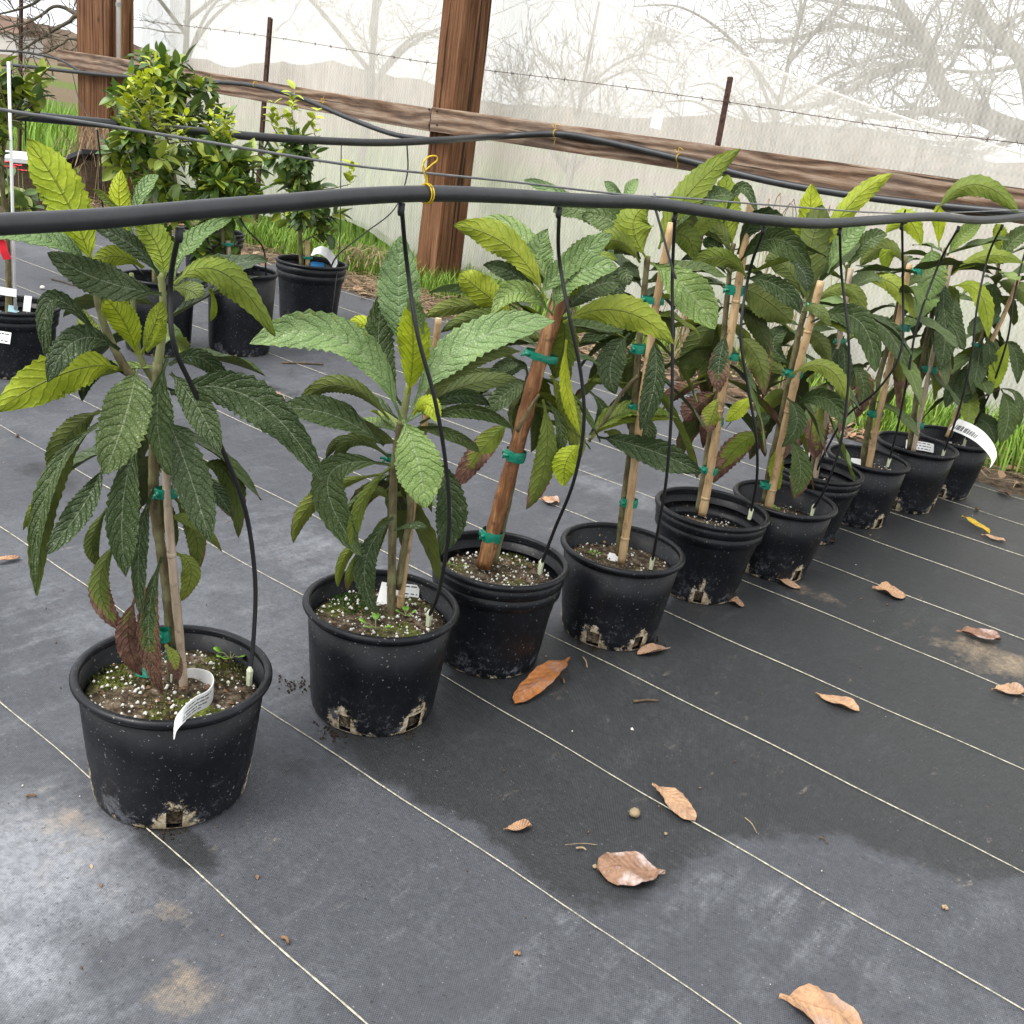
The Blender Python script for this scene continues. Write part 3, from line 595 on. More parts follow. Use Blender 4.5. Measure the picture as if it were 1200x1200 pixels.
def litter(n, x0, x1, y0, y1, seed, label, s0=.015, s1=.045, lift=.02):
    rr = random.Random(seed); b = MB()
    for _ in range(n):
        p = Vector((rr.uniform(x0, x1), rr.uniform(y0, y1), rr.uniform(.003, lift))); a = rr.uniform(0, 6.28); L = rr.uniform(s0, s1); u = Vector((math.cos(a), math.sin(a), rr.uniform(-.2, .3)))*L; v = Vector((-math.sin(a), math.cos(a), rr.uniform(-.4, .4)))*L*.45
        up_ = Vector((0, 0, rr.uniform(0, .35)*L)); c = (rr.random(), 0, 0, 1)
        vs = [p-u, p-v*.8-u*.3+up_, p-u*.3, p+v*.8-u*.3+up_, p-v+u*.3+up_, p+u*.3, p+v+u*.3+up_, p+u]
        for q in vs: q.z = max(q.z, .002)
        b.add(vs, [(0, 1, 2), (0, 2, 3), (1, 4, 5, 2), (2, 5, 6, 3), (4, 7, 5), (5, 7, 6)], 0, c)
    return tag(b.build('leaf_litter', M['litter']), label, None, None, 'stuff')
litter(420, -2.9, 2.0, 3.74, 4.35, 4, 'brown leaf litter along the mat edge behind the pots')
litter(260, -7.5, -2.9, 3.66, 4.3, 5, 'brown leaf litter beneath the citrus row')
litter(260, -4.4, 2.5, -.2, 3.7, 6, 'tiny crumbs and leaf bits scattered on the weed mat', .0015, .0055, .006)
def crumbs(n, x0, x1, y0, y1, seed):
    rr = random.Random(seed); b = MB()
    for _ in range(n):
        p = Vector((rr.uniform(x0, x1), rr.uniform(y0, y1), .006)); r = rr.uniform(.0008, .0024)*(1.7 if rr.random() < .06 else 1)
        vs = [p+Vector((r*rr.uniform(.6, 1.2), 0, 0)), p+Vector((0, r*rr.uniform(.6, 1.2), 0)), p-Vector((r, 0, 0)), p-Vector((0, r, 0)), p+Vector((0, 0, r)), p-Vector((0, 0, r*.6))]
        b.add(vs, [(0, 1, 4), (1, 2, 4), (2, 3, 4), (3, 0, 4), (1, 0, 5), (2, 1, 5), (3, 2, 5), (0, 3, 5)])
    return b
tag(crumbs(150, -4.4, 2, -.1, 3.7, 7).build('soil_crumb', M['perlite']), 'white perlite specks scattered over the weed mat', None, None, 'stuff')
tag(crumbs(600, -4.4, 2, -.1, 3.7, 8).build('soil_crumb', M['twig']), 'dark soil crumbs scattered over the weed mat', None, None, 'stuff')
# dry weed clump at the foot of the far-left post
def weed_clump(c, n, h, spread, label, seed, mat='straw'):
    rr = random.Random(seed); b = MB()
    for _ in range(n):
        p = c+Vector((rr.gauss(0, spread*.35), rr.gauss(0, spread*.25), 0)); a = rr.uniform(0, 6.28); d = Vector((math.cos(a), math.sin(a), 0)); H = h*rr.uniform(.4, 1.1); o = spread*rr.uniform(.2, 1)
        b.tube(spline([p, p+Vector((0, 0, H*.6))+d*o*.3, p+Vector((0, 0, H))+d*o*.8, p+Vector((0, 0, H*rr.uniform(.5, .95)))+d*o*1.3], 3), .0022, 3, False)
    o = b.build('dry_weed', M[mat], smooth=False); return tag(o, label, 'weed')
pw = atY(115, 205, 4.2); weed_clump(Vector((pw.x, 4.22, -.003)), 150, .50, .24, 'pale dry weed clump against the far left post', 3)
pw = atY(790, 470, 4.3); weed_clump(Vector((pw.x, 4.3, -.003)), 60, .3, .14, 'dry weed stalks at the mat edge behind the fifth pot', 4)
pw = atY(890, 430, 4.45); weed_clump(Vector((pw.x, 4.45, -.003)), 26, .75, .2, 'tall thin dry weed stalks before the netting behind the sixth pot', 5)
pw = atY(415, 335, 4.2); weed_clump(Vector((pw.x, 4.3, -.003)), 80, .16, .2, 'flattened dry weed beside the middle post and blue tape pot', 6)

# ================================================================== POTS
def ray_hit(c): return facing(c)
def make_pot(x, y, rb, rr_, h, style, holes, soil_z, moss, label, seed, group='black nursery pots', nper=120):
    root = empty('nursery_pot', (x, y, .005)); tag(root, label, 'pot', group); rg = random.Random(seed)
    seg = 96
    if style == 'band':
        outer = [(rb*.97, 0), (rb, .004), (rb+(rr_*.90-rb)*.1, .02), (rb+(rr_*.90-rb)*.22, .034), (rb+(rr_*.9-rb)*.5, h*.45), (rr_*.885, h*.70), (rr_*.888, h*.725), (rr_*.935, h*.735), (rr_*.945, h*.82), (rr_*.925, h*.828), (rr_*.925, h*.84), (rr_*.96, h*.85), (rr_*.97, h*.945)]
    else:
        outer = [(rb*.96, 0), (rb*.985, .004), (rb+(rr_*.93-rb)*.10, .02), (rb+(rr_*.93-rb)*.18, .034), (rb+(rr_*.93-rb)*.3, .055), (rb+(rr_*.93-rb)*.62, h*.55), (rr_*.935, h*.945)]
    a0 = math.atan2(-y, -x)
    b = MB(); vs = []; cols = []; th = .0028
    for ri, (r, z) in enumerate(outer):
        for k in range(seg):
            a = 2*math.pi*k/seg; da = min((abs((a-(a0+hh)+math.pi) % (2*math.pi)-math.pi) for hh in holes), default=9)
            cr = 0
            if z < .085: cr = max(0, 1.15-da/.40)*max(0, 1-z/.085)*1.22
            if z < .006: cr = max(cr, .55)
            vs.append((r*math.cos(a), r*math.sin(a), z)); cols.append((min(1, cr), 0, 0, 1))
    nO = len(outer)
    for i in range(nO):
        r, z = outer[nO-1-i]
        for k in range(seg):
            a = 2*math.pi*k/seg; vs.append(((r-th)*math.cos(a), (r-th)*math.sin(a), max(z, .003))); cols.append((.25 if z < soil_z+.03 else 0, 0, 0, 1))
    fs = []
    def is_hole(ri, k):
        if ri not in (1, 2): return False
        a = 2*math.pi*(k+.5)/seg; return any(abs((a-(a0+hh)+math.pi) % (2*math.pi)-math.pi) < .105 for hh in holes)
    tot = 2*nO
    for i in range(tot-1):
        for k in range(seg):
            ri = i if i < nO else tot-2-i
            if is_hole(ri, k): continue
            k2 = (k+1) % seg; fs.append((i*seg+k, i*seg+k2, (i+1)*seg+k2, (i+1)*seg+k))
    base_i = len(vs); vs.append((0, 0, .003)); cols.append((0, 0, 0, 1))
    for k in range(seg): fs.append(((tot-1)*seg+k, (tot-1)*seg+(k+1) % seg, base_i))
    m0 = len(b.v); b.add(vs, fs)
    b.col = cols; b.build('wall', M['pot'], root)
    # rolled rim
    b = MB(); prof = []; rc = .0064
    for q in range(10):
        a = -math.pi*.55+q*(math.pi*1.45)/9; prof.append((rr_-rc*.9+math.cos(a)*rc, h-rc*.9+math.sin(a)*rc*.95))
    prof.append((rr_*.93, h-.012)); prof = [(rr_*.935, h*.945-.002), (rr_-.005, h-.0145)]+prof+[(rr_*.925, h*.93)]
    n = len(prof); vs = [(r*math.cos(2*math.pi*k/seg), r*math.sin(2*math.pi*k/seg), z) for r, z in prof for k in range(seg)]
    fs = [(i*seg+k, i*seg+(k+1) % seg, (i+1)*seg+(k+1) % seg, (i+1)*seg+k) for i in range(n-1) for k in range(seg)]
    b.add(vs, fs, 0, (0, 0, 0, 1)); b.build('rim', M['pot'], root)
    # soil plug (also seen through the drain holes)
    b = MB(); rs = rb+(rr_*.93-rb)*(soil_z/h)-.006; rings = 9; vs = [(0, 0, soil_z)]
    for j in range(1, rings+1):
        for k in range(48):
            a = 2*math.pi*k/48; r = rs*j/rings; vs.append((r*math.cos(a), r*math.sin(a), soil_z+.006*math.sin(3*a+seed)*j/rings*.6+rg.uniform(-.0022, .0022)-.004*(j/rings)**3))
    for k in range(48): a = 2*math.pi*k/48; vs.append(((rb-.007)*math.cos(a), (rb-.007)*math.sin(a), .006))
    fs = [(0, 1+k, 1+(k+1) % 48) for k in range(48)]
    for j in range(rings):
        for k in range(48): o = 1+j*48; fs.append((o+k, o+48+k, o+48+(k+1) % 48, o+(k+1) % 48))
    b.add(vs, fs, 0, (0, moss, 0, 1)); b.col[-96:] = [(0, 0, 0, 1)]*96; soil = b.build('soil', M['soil'], root)
    for nm, cnt, rng_, mt in (('perlite', nper, (.0007, .0044), 'perlite'), ('bark_chips', nper//3, (.0015, .0048), 'bark_chip')):
        b = MB()
        for _ in range(cnt):
            a = rg.uniform(0, 6.28); r = rs*math.sqrt(rg.random())*.96; p = Vector((r*math.cos(a), r*math.sin(a), soil_z+.0025)); s = rng_[0]+(rng_[1]-rng_[0])*rg.random()**2.2
            e = [p+Vector((rg.uniform(-1, 1), rg.uniform(-1, 1), rg.uniform(-.5, 1)))*s for _ in range(4)]; c = p
            ex = [p+Vector((s, 0, 0))*rg.uniform(.6, 1.2), p+Vector((0, s, 0))*rg.uniform(.6, 1.2), p-Vector((s, 0, 0))*rg.uniform(.6, 1.2), p-Vector((0, s, 0))*rg.uniform(.6, 1.2), p+Vector((0, 0, s*.8)), p-Vector((0, 0, s))]
            b.add(ex, [(0, 1, 4), (1, 2, 4), (2, 3, 4), (3, 0, 4), (1, 0, 5), (2, 1, 5), (3, 2, 5), (0, 3, 5)])
        tag(b.build(nm, M[mt], soil, nm == 'perlite'), None, None, None, 'stuff')
    return root
FRONT = 'loquat pots in the front row'
ORD = ['nearest', 'second', 'third', 'fourth', 'fifth', 'sixth', 'seventh', 'eighth', 'ninth', 'tenth and last']
POTS = [  # x, y, rb, rr, h, style, holes(angle from camera-facing), soil z, moss
    (-1.078, .734, .108, .134, .190, 'plain', (.03, 1.35, -1.4, 2.6), .156, .9),
    (-1.051, 1.109, .104, .129, .196, 'plain', (-.42, .75, 2.2, -1.9), .164, .75),
    (-1.044, 1.405, .098, .130, .205, 'band', (2.0, -2.0), .165, .45),
    (-.955, 1.695, .100, .128, .190, 'plain', (-.25, .72, -1.5, 2.3), .150, .25),
    (-.945, 2.050, .094, .132, .205, 'band', (.15, -1.3, 1.6), .140, .15),
    (-.890, 2.330, .092, .128, .190, 'plain', (.85, -.75, 2.6), .135, .35),
    (-.945, 2.655, .090, .125, .195, 'band', (.5, -1.0), .140, .1),
    (-.905, 2.930, .095, .120, .190, 'plain', (-.65, .9, 2.2), .150, .35),
    (-.862, 3.222, .098, .126, .200, 'plain', (-.15, 1.3, -1.8), .150, .2),
    (-.830, 3.505, .096, .126, .190, 'plain', (.1, 1.5, -1.6), .145, .1)]
desc = ['nearest black pot with mossy soil and a crusted hole facing front', 'second black pot from the front with bright moss and two crusted holes', 'third black pot from the front with ridged shoulder and thick brown cane',
        'fourth black pot from the front with two white-crusted drain holes', 'fifth black pot from the front with ridged shoulder', 'sixth black pot from the front with crusted foot beside a dead leaf', 'seventh black pot from the front, ridged, tucked behind the sixth',
        'eighth black pot from the front between ridged pot and tag pot', 'ninth black pot from the front with a white paper tag lying inside', 'last black pot of the front row beside the grass']
PB = []
for i, (x, y, rb, rr_, h, st, ho, sz, mo) in enumerate(POTS):
    make_pot(x, y, rb, rr_, h, st, ho, sz, mo, desc[i], i+1, 'pots of the front row', 330 if i < 3 else 170); PB.append(Vector((x, y, .005)))
# gritty soil spilled under the pots' drain holes
for i, (px, py) in enumerate([(198, 972), (345, 806), (388, 862), (470, 858), (690, 757), (757, 752), (985, 608), (1022, 614)]):
    p = G(px, py); b = MB(); rg = random.Random(i)
    for _ in range(60):
        q = Vector((p.x+rg.gauss(0, .014), p.y+rg.gauss(0, .012), .0055)); r = rg.uniform(.0008, .003)
        ex = [q+Vector((r, 0, 0)), q+Vector((0, r, 0)), q-Vector((r, 0, 0)), q-Vector((0, r, 0)), q+Vector((0, 0, r)), q-Vector((0, 0, r))]; b.add(ex, [(0, 1, 4), (1, 2, 4), (2, 3, 4), (3, 0, 4), (1, 0, 5), (2, 1, 5), (3, 2, 5), (0, 3, 5)])
    tag(b.build('spilled_soil', M['dark_soil'], smooth=False), 'dark soil spilled on the mat at a pot drain hole', None, None, 'stuff')

# ================================================================== LOQUAT TREES
def leaf_mesh(p0, p1, p2, width, side, a, tone, burn, seed, n=30, fold=.28, serr=.075, mats=None, wav=1.0, petiole=.07):
    rg = random.Random(seed); m = 7
    ctrl = p1*2-(p0+p2)*.5; L = (p1-p0).length+(p2-p1).length
    vs = []; uv = []; cen = []; ph = rg.uniform(0, 6); tw = rg.uniform(-.25, .25); k1 = rg.uniform(5, 8)
    ups = []; pk = rg.uniform(.85, 1.2); fv = rg.uniform(.6, 1.9); ts = rg.uniform(.62, .92); pe_ = .85*pk; nrm_ = 1/((pe_/(pe_+ts))**pe_*(ts/(pe_+ts))**ts)
    for i in range(n+1):
        t = i/n; P = p0*(1-t)**2+ctrl*(2*t*(1-t))+p2*t*t; T = ((ctrl-p0)*(1-t)+(p2-ctrl)*t)
        T = T.normalized() if T.length > 1e-6 else Vector((0, 0, 1))
        v = (P-CAM).normalized(); S = T.cross(v)
        if S.length < .05: S = T.cross(Vector((0, 0, 1)))
        S.normalize(); N = S.cross(T).normalized()
        if N.dot(v) > 0: N = -N; S = -S
        an = a+tw*(t-.5); W = S*math.cos(an)+N*math.sin(an); Nn = N*math.cos(an)-S*math.sin(an); U = Nn if side == 'u' else -Nn
        tp = max(0, (t-petiole)/(1-petiole)); hw = (tp**(.85*pk))*((1-tp)**ts)*nrm_ if 0 < tp < 1 else 0
        hw = max(hw*width*.5, .0022*(1-t)+.0004)
        te = 1+(serr if i % 2 else -serr)*(1 if .2 < t < .97 else 0)*rg.uniform(.3, 1.2)+rg.uniform(-.03, .03)+.05*math.sin(9*t+ph)
        f = fold*(1-.35*t)*fv
        for j in range(m):
            q = -1+2*j/(m-1); e = te if abs(q) == 1 else 1
            hgt = abs(q)**1.25*math.sin(f)*hw+wav*.055*width*math.sin(k1*t*2+ph+q*1.3)*q*q*min(1, t*4)
            hgt += .014*width*math.sin(17*t+ph*2+3.1*q)*abs(q)+.010*width*math.sin(41*t+ph-2*q)*abs(q)
            vs.append(P+W*(hw*q*e*math.cos(f*abs(q)))+U*hgt); uv.append((t, j/(m-1))); ups.append(U)
    nv = len(vs); th = .0006
    verts = [tuple(x) for x in vs]+[tuple(x-u*th) for x, u in zip(vs, ups)]
    up0 = ups[0]; e1 = vs[m*(n//2)+1]-vs[m*(n//2)]; e2 = vs[m*(n//2+1)]-vs[m*(n//2)]
    flip = e1.cross(e2).dot(ups[m*(n//2)]) < 0
    F = []; mi = []
    for i in range(n):
        for j in range(m-1):
            q = (i*m+j, i*m+j+1, (i+1)*m+j+1, (i+1)*m+j)
            F.append(q[::-1] if flip else q); mi.append(0); qq = tuple(nv+x for x in q); F.append(qq if flip else qq[::-1]); mi.append(1)
    me = bpy.data.meshes.new('leaf'); me.from_pydata(verts, [], F); mats = mats or (LU, LL)
    me.materials.append(mats[0]); me.materials.append(mats[1]); me.polygons.foreach_set('material_index', mi); me.polygons.foreach_set('use_smooth', [True]*len(F))
    ul = me.uv_layers.new(name='UVMap'); li = np.zeros(len(me.loops), dtype=np.int32); me.loops.foreach_get('vertex_index', li)
    ua = np.array(uv+uv, dtype=np.float32)[li]; ul.data.foreach_set('uv', ua.ravel())
    at = me.color_attributes.new('lc', 'FLOAT_COLOR', 'POINT'); at.data.foreach_set('color', np.tile(np.array([tone/4, burn, rg.random(), 1], dtype=np.float32), 2*nv)); me.update(); return me
def tie_band(mb, c, axis, rx, ry, hgt, wide, seed, fc=None):
    rg = random.Random(seed); axis = axis.normalized(); n = 20; vs = []; fs = []; s = wide.normalized(); f = axis.cross(s).normalized()
    for ring in range(4):
        z = -hgt/2+hgt*ring/3
        for k in range(n):
            a = 2*math.pi*k/n; w_ = 1+rg.uniform(-.05, .05)+(.05 if ring in (1, 2) else 0); vs.append(c+axis*(z+rg.uniform(-.0008, .0008))+s*math.cos(a)*rx*w_+f*math.sin(a)*ry*w_)
    for r in range(3):
        for k in range(n): fs.append((r*n+k, r*n+(k+1) % n, (r+1)*n+(k+1) % n, (r+1)*n+k))
    mb.add(vs, fs)
    # knot and two loose tails
    fc = fc or facing(c); side = s*rx*.75-fc*ry*.75
    mb.tube([c+side*.8, c+side*1.12, c+side*1.3], [.003, .0042, .002], 6)
    for q in (-1, 1):
        p = c+side*1.05; e = p+s*rg.uniform(.004, .011)+axis*q*rg.uniform(.002, .009)-fc*rg.uniform(.0, .005); h2 = axis*hgt*.28
        mb.add([p-h2*.5, p+h2*.5, e+h2, e-h2, p-h2*.5+f*.0006, p+h2*.5+f*.0006, e+h2+f*.0006, e-h2+f*.0006], [(0, 1, 2, 3), (7, 6, 5, 4), (0, 3, 7, 4), (1, 5, 6, 2), (2, 6, 7, 3)])
LEAFN = [0]
class Tree:
    def __init__(s, i, label, kind='loquat_tree', cat='tree', group='loquat trees in the front row', c=None, off=0.0):
        s.c = (PB[i] if c is None else c); s.n = facing(s.c); s.i = i; s.root = empty(kind, (s.c.x, s.c.y, s.c.z)); tag(s.root, label, cat, group); s.o = s.root.location.copy(); s.off = off
    def P(s, px, py, off=0.0): return on_plane(px, py, s.c, s.n, off+s.off)
    def rel(s, pts): return [p-s.o for p in pts]
    def trunk(s, pts, r0, r1, off=0.02, mat='bark', name='trunk', ground=True, offs=None):
        P = [s.P(x, y, off if offs is None else offs[k]) for k, (x, y) in enumerate(pts)]
        P = spline(P, 6); rg = random.Random(len(pts)*7+s.i); rad = [r*(1+rg.uniform(-.09, .09)) for r in lerpl([r0, r1], len(P))]
        b = MB(); b.tube(s.rel(P), rad, 10); return b.build(name, M[mat], s.root), P
    def leaf(s, bx, by, mx_, my_, tx, ty, w, side='u', tone=0, burn=0.0, ob=0.0, ot=None, a=None, fold=.28, om=None, n=30, name='leaf'):
        LEAFN[0] += 1; rg = random.Random(LEAFN[0]*13+s.i)
        if ot is None:
            ot = ob+rg.choice((-1, -1, 1))*rg.uniform(.02, .07)
        if a is None: a = rg.uniform(-.45, .45)
        if om is None: om = (ob+ot)/2-.004
        p0, p1, p2 = s.P(bx, by, ob), s.P(mx_, my_, om), s.P(tx, ty, ot); dep = (p1-CAM).dot(FW); wid = w*dep/FPX/max(.6, math.cos(a))*.90
        me = leaf_mesh(s.rel2(p0), s.rel2(p1), s.rel2(p2), wid, side, a, tone, burn, LEAFN[0], n, fold) if False else leaf_mesh_at(p0, p1, p2, wid, side, a, tone, burn, LEAFN[0], n, fold, s.o)
        return link(bpy.data.objects.new(name, me), s.root)
    def leaf3(s, p0, d, L, w, tone, burn, droop, seed, n=18):
        rg = random.Random(seed); d = d.normalized(); p1 = p0+d*L*.5+Vector((0, 0, -droop*L*.10)); p2 = p0+d*L+Vector((0, 0, -droop*L*.55)); p2.z = max(p2.z, .18)
        T = (p2-p0).normalized(); v = (p1-CAM).normalized(); S = T.cross(v).normalized(); N = S.cross(T).normalized()
        if N.dot(v) > 0: N = -N; S = -S
        upv = Vector((0, 0, 1)); upv = (upv-T*upv.dot(T)); 
        if upv.length < .1: upv = d*1.0
        upv.normalize(); side = 'u' if N.dot(upv) > 0 else 'd'; U = upv if side == 'u' else -upv
        a = math.atan2(-U.dot(S), U.dot(N))+rg.uniform(-.4, .4)
        me = leaf_mesh_at(p0, p1, p2, w, side, a, tone, burn, seed, n, .3, s.o); return link(bpy.data.objects.new('leaf', me), s.root)
    def fill(s, pts, num, L, w, seed, tones=(0, 1), burn=0.0, back=True):
        rg = random.Random(seed); P = spline(pts, 8)
        for k in range(num):
            t = (k+rg.random())/num; p = P[min(len(P)-1, int(t*(len(P)-1)))]; az = k*2.4+rg.uniform(-.5, .5); el = rg.uniform(-.9, -.1) if t < .55 else rg.uniform(-.2, .9)*(t)
            d = Vector((math.cos(az)*math.cos(el), math.sin(az)*math.cos(el), math.sin(el)))
            if back and d.dot(s.n) < -.1: d = d-s.n*(2*d.dot(s.n))*.9
            LEAFN[0] += 1; s.leaf3(p, d, L*rg.uniform(.75, 1.15), w*rg.uniform(.8, 1.15), (rg.uniform(*tones) if rg.random() < .68 else rg.choice((1.6, 2.45, 2.6, .9))), burn*rg.random()*(1.6 if t < .4 else .3), rg.uniform(.2, 1.0) if t < .7 else rg.uniform(0, .5), LEAFN[0]*7)
def leaf_mesh_at(p0, p1, p2, wid, side, a, tone, burn, seed, n, fold, origin):
    me = leaf_mesh(p0, p1, p2, wid, side, a, tone, burn, seed, n, fold)
    co = np.zeros(len(me.vertices)*3, dtype=np.float32); me.vertices.foreach_get('co', co); co = co.reshape(-1, 3)-np.array(origin, dtype=np.float32); me.vertices.foreach_set('co', co.ravel()); me.update(); return me
def cane(i, pts, r, mat, label, ties, c=None, off=.012, r1=None):
    c = PB[i] if c is None else c; n = facing(c); P = [on_plane(x, y, c, n, off) for x, y in pts]; P = spline(P, 8)
    o = P[0].copy(); root = empty('bamboo_stake', o); tag(root, label, 'plant stake', 'bamboo stakes in the front pots'); N = len(P); rad = lerpl([r, r1 or r*.85], N)
    b = MB(); Q = []; RR = []
    for k in range(N):
        Q.append(P[k]-o); RR.append(rad[k]*(1+.05*math.sin(k*1.9+i)+.03*math.sin(k*.7)))
    b.tube(Q, RR, 12); b.build('cane', M[mat], root)
    for k in range(4, N-1 if mat != 'cane_rust' else 0, 13):
        b = MB(); d = (Q[k+1]-Q[k-1]).normalized()*.0016; b.tube([Q[k]-d*2, Q[k]-d, Q[k]+d, Q[k]+d*2], [rad[k]*1.02, rad[k]*1.09, rad[k]*1.09, rad[k]*1.02], 12); b.build('node_ring', M[mat], root)
    b = MB(); d = (Q[-1]-Q[-2]).normalized(); b.tube([Q[-1], Q[-1]+d*.0015], [rad[-1]*.96, rad[-1]*.9], 12); b.build('cut_end', M['cane_end'], root)
    for q, (tx, ty, wpx, hpx) in enumerate(ties):
        cc = on_plane(tx, ty, c, n, off+.004); dep = (cc-CAM).dot(FW); wm = wpx*dep/FPX/2; hm = hpx*dep/FPX; j = min(range(N), key=lambda k: (P[k]-cc).length); ax = (P[min(j+1, N-1)]-P[max(j-1, 0)])
        sd_ = ax.cross(n); b = MB(); tie_band(b, cc-o, ax, max(wm, r*1.15), max(.008, r*1.2), hm*.85, sd_, q+i*10, n); b.build('tie', M['tie'], root)
    return root

# ---- tree 1 ------------------------------------------------------
T = Tree(0, 'nearest loquat tree with long drooping leaves and a big yellow-green top leaf')
_, tp = T.trunk([(204, 806), (200, 745), (196, 690), (188, 640), (181, 590), (180, 540), (182, 480), (185, 425)], .0082, .0062, .03)
T.trunk([(185, 430), (190, 390), (191, 350), (188, 320)], .0058, .004, .03, 'shoot', 'shoot'); T.trunk([(181, 470), (150, 435), (130, 400), (116, 360), (108, 312)], .0058, .004, .03, 'bark', 'branch')
T.trunk([(183, 450), (165, 420), (158, 380), (154, 320)], .0045, .003, .05, 'shoot', 'shoot')
for L in [
 (108, 312, 78, 235, 31, 163, 58, 'd', 2.05, 0, .03, .06, .1, .18), (150, 292, 140, 240, 142, 199, 30, 'd', 1.9, 0, .05, .07, .1), (152, 285, 165, 230, 185, 205, 17, 'u', 2.8, 0, .04, .07, .5), (150, 262, 128, 236, 108, 222, 9, 'u', 2.1, 0, .04, .05, .9),
 (110, 318, 45, 277, -28, 284, 34, 'u', 2.9, 0, .03, -.02, -.85), (190, 345, 118, 328, 57, 296, 46, 'u', 0, 0, .0, -.10, -.2), (192, 326, 183, 285, 155, 255, 40, 'd', 1.7, 0, .03, .06, .2), (186, 322, 155, 288, 112, 267, 24, 'u', .1, 0, .02, -.04, -.5),
 (168, 314, 138, 300, 108, 309, 27, 'd', 1.5, 0, .04, .02, .2), (204, 328, 222, 287, 272, 256, 26, 'u', 2.6, 0, .02, .08, .7), (204, 333, 262, 320, 322, 394, 40, 'd', 1.45, 0, .01, .05, .45), (212, 322, 252, 308, 283, 330, 20, 'd', 1.2, 0, .03, .10, .3),
 (202, 338, 222, 340, 232, 350, 30, 'd', .9, 0, .0, -.03, .2), (246, 338, 251, 358, 247, 376, 9, 'd', 1.8, 0, .04, .04, .1), (160, 416, 146, 378, 122, 348, 42, 'd', 1.95, 0, .0, -.02, .1), (166, 414, 180, 384, 190, 352, 26, 'd', 1.5, 0, .01, -.01, .3), (172, 412, 186, 392, 190, 374, 15, 'd', 1.8, 0, .0, -.02, .3),
 (122, 402, 62, 352, 58, 428, 24, 'u', .25, 0, .03, .0, -.5), (122, 404, 104, 388, 98, 362, 30, 'd', 1.1, 0, .04, .06, .1), (140, 410, 92, 398, 56, 448, 38, 'u', .15, 0, .01, -.06, -.1), (138, 432, 78, 436, -8, 484, 60, 'd', 1.75, 0, .02, -.02, .15), (112, 412, 85, 402, 60, 418, 14, 'u', .4, 0, .03, .02, .5),
 (160, 432, 147, 488, 122, 556, 66, 'u', .45, 0, -.01, -.09, 0), (196, 420, 184, 488, 198, 556, 36, 'u', .55, 0, .0, -.05, .55), (200, 437, 232, 478, 258, 532, 40, 'u', .1, .12, .0, -.05, -.1), (193, 482, 222, 556, 246, 635, 50, 'u', .05, .12, .01, -.06, .05),
 (200, 462, 296, 468, 380, 566, 54, 'u', .35, .15, .0, -.04, -.15), (198, 428, 236, 420, 268, 456, 26, 'u', .2, 0, .02, .05, -.3), (232, 546, 270, 560, 279, 630, 30, 'd', .9, .35, .04, .07, .1), (225, 552, 252, 575, 272, 606, 20, 'u', .1, .3, .03, .03, .2),
 (118, 482, 82, 508, 60, 556, 34, 'd', .6, 0, .04, .08, .1), (116, 496, 62, 570, 43, 698, 34, 'd', .9, 0, .02, -.02, .5), (113, 500, 56, 572, 42, 695, 22, 'u', .25, 0, .012, -.03, -.5), (122, 545, 98, 592, 54, 650, 34, 'u', .1, .12, .01, -.06, -.1), (85, 548, 50, 585, 27, 621, 17, 'd', 1.1, .1, .06, .08, .2),
 (164, 512, 144, 590, 148, 676, 44, 'u', .3, .14, -.01, -.05, .1), (180, 574, 163, 640, 166, 724, 22, 'u', .1, .35, .0, -.03, .3), (126, 596, 108, 636, 120, 664, 20, 'd', 1, .3, .04, .05, .2), (140, 632, 117, 690, 150, 742, 28, 'd', 1.05, .6, .03, .0, .2),
 (190, 652, 174, 738, 191, 814, 30, 'u', .3, .72, -.01, -.03, -.1), (160, 700, 150, 745, 166, 792, 30, 'd', .6, .95, .0, .0, .3), (194, 608, 228, 612, 260, 646, 18, 'd', 1.1, .3, .01, .03, .2), (203, 582, 228, 620, 230, 674, 28, 'd', 1.0, .4, .04, .06, .1), (205, 648, 224, 668, 212, 704, 24, 'd', 1.1, .3, .03, .03, .2),
 (194, 756, 204, 772, 209, 797, 18, 'd', 1.2, .75, .0, -.02, .2), (175, 560, 195, 600, 205, 640, 22, 'd', .8, .2, .05, .08, .2), (150, 440, 112, 430, 96, 470, 26, 'u', .1, .0, .05, .08, .1)]: T.leaf(*L, n=38)
T.fill(spline([T.P(182, 560, .03), T.P(184, 470, .03), T.P(188, 400, .04), T.P(190, 330, .04)], 3), 15, .17, .046, 61, (0, 1.4), .25)
cane(0, [(216, 816), (210, 740), (202, 660), (196, 580), (193, 500), (191, 450)], .0062, 'cane_grey', 'slim grey cane with green ties in the nearest pot', [(195, 577, 25, 15), (208, 763, 17, 11), (193, 744, 9, 18)])

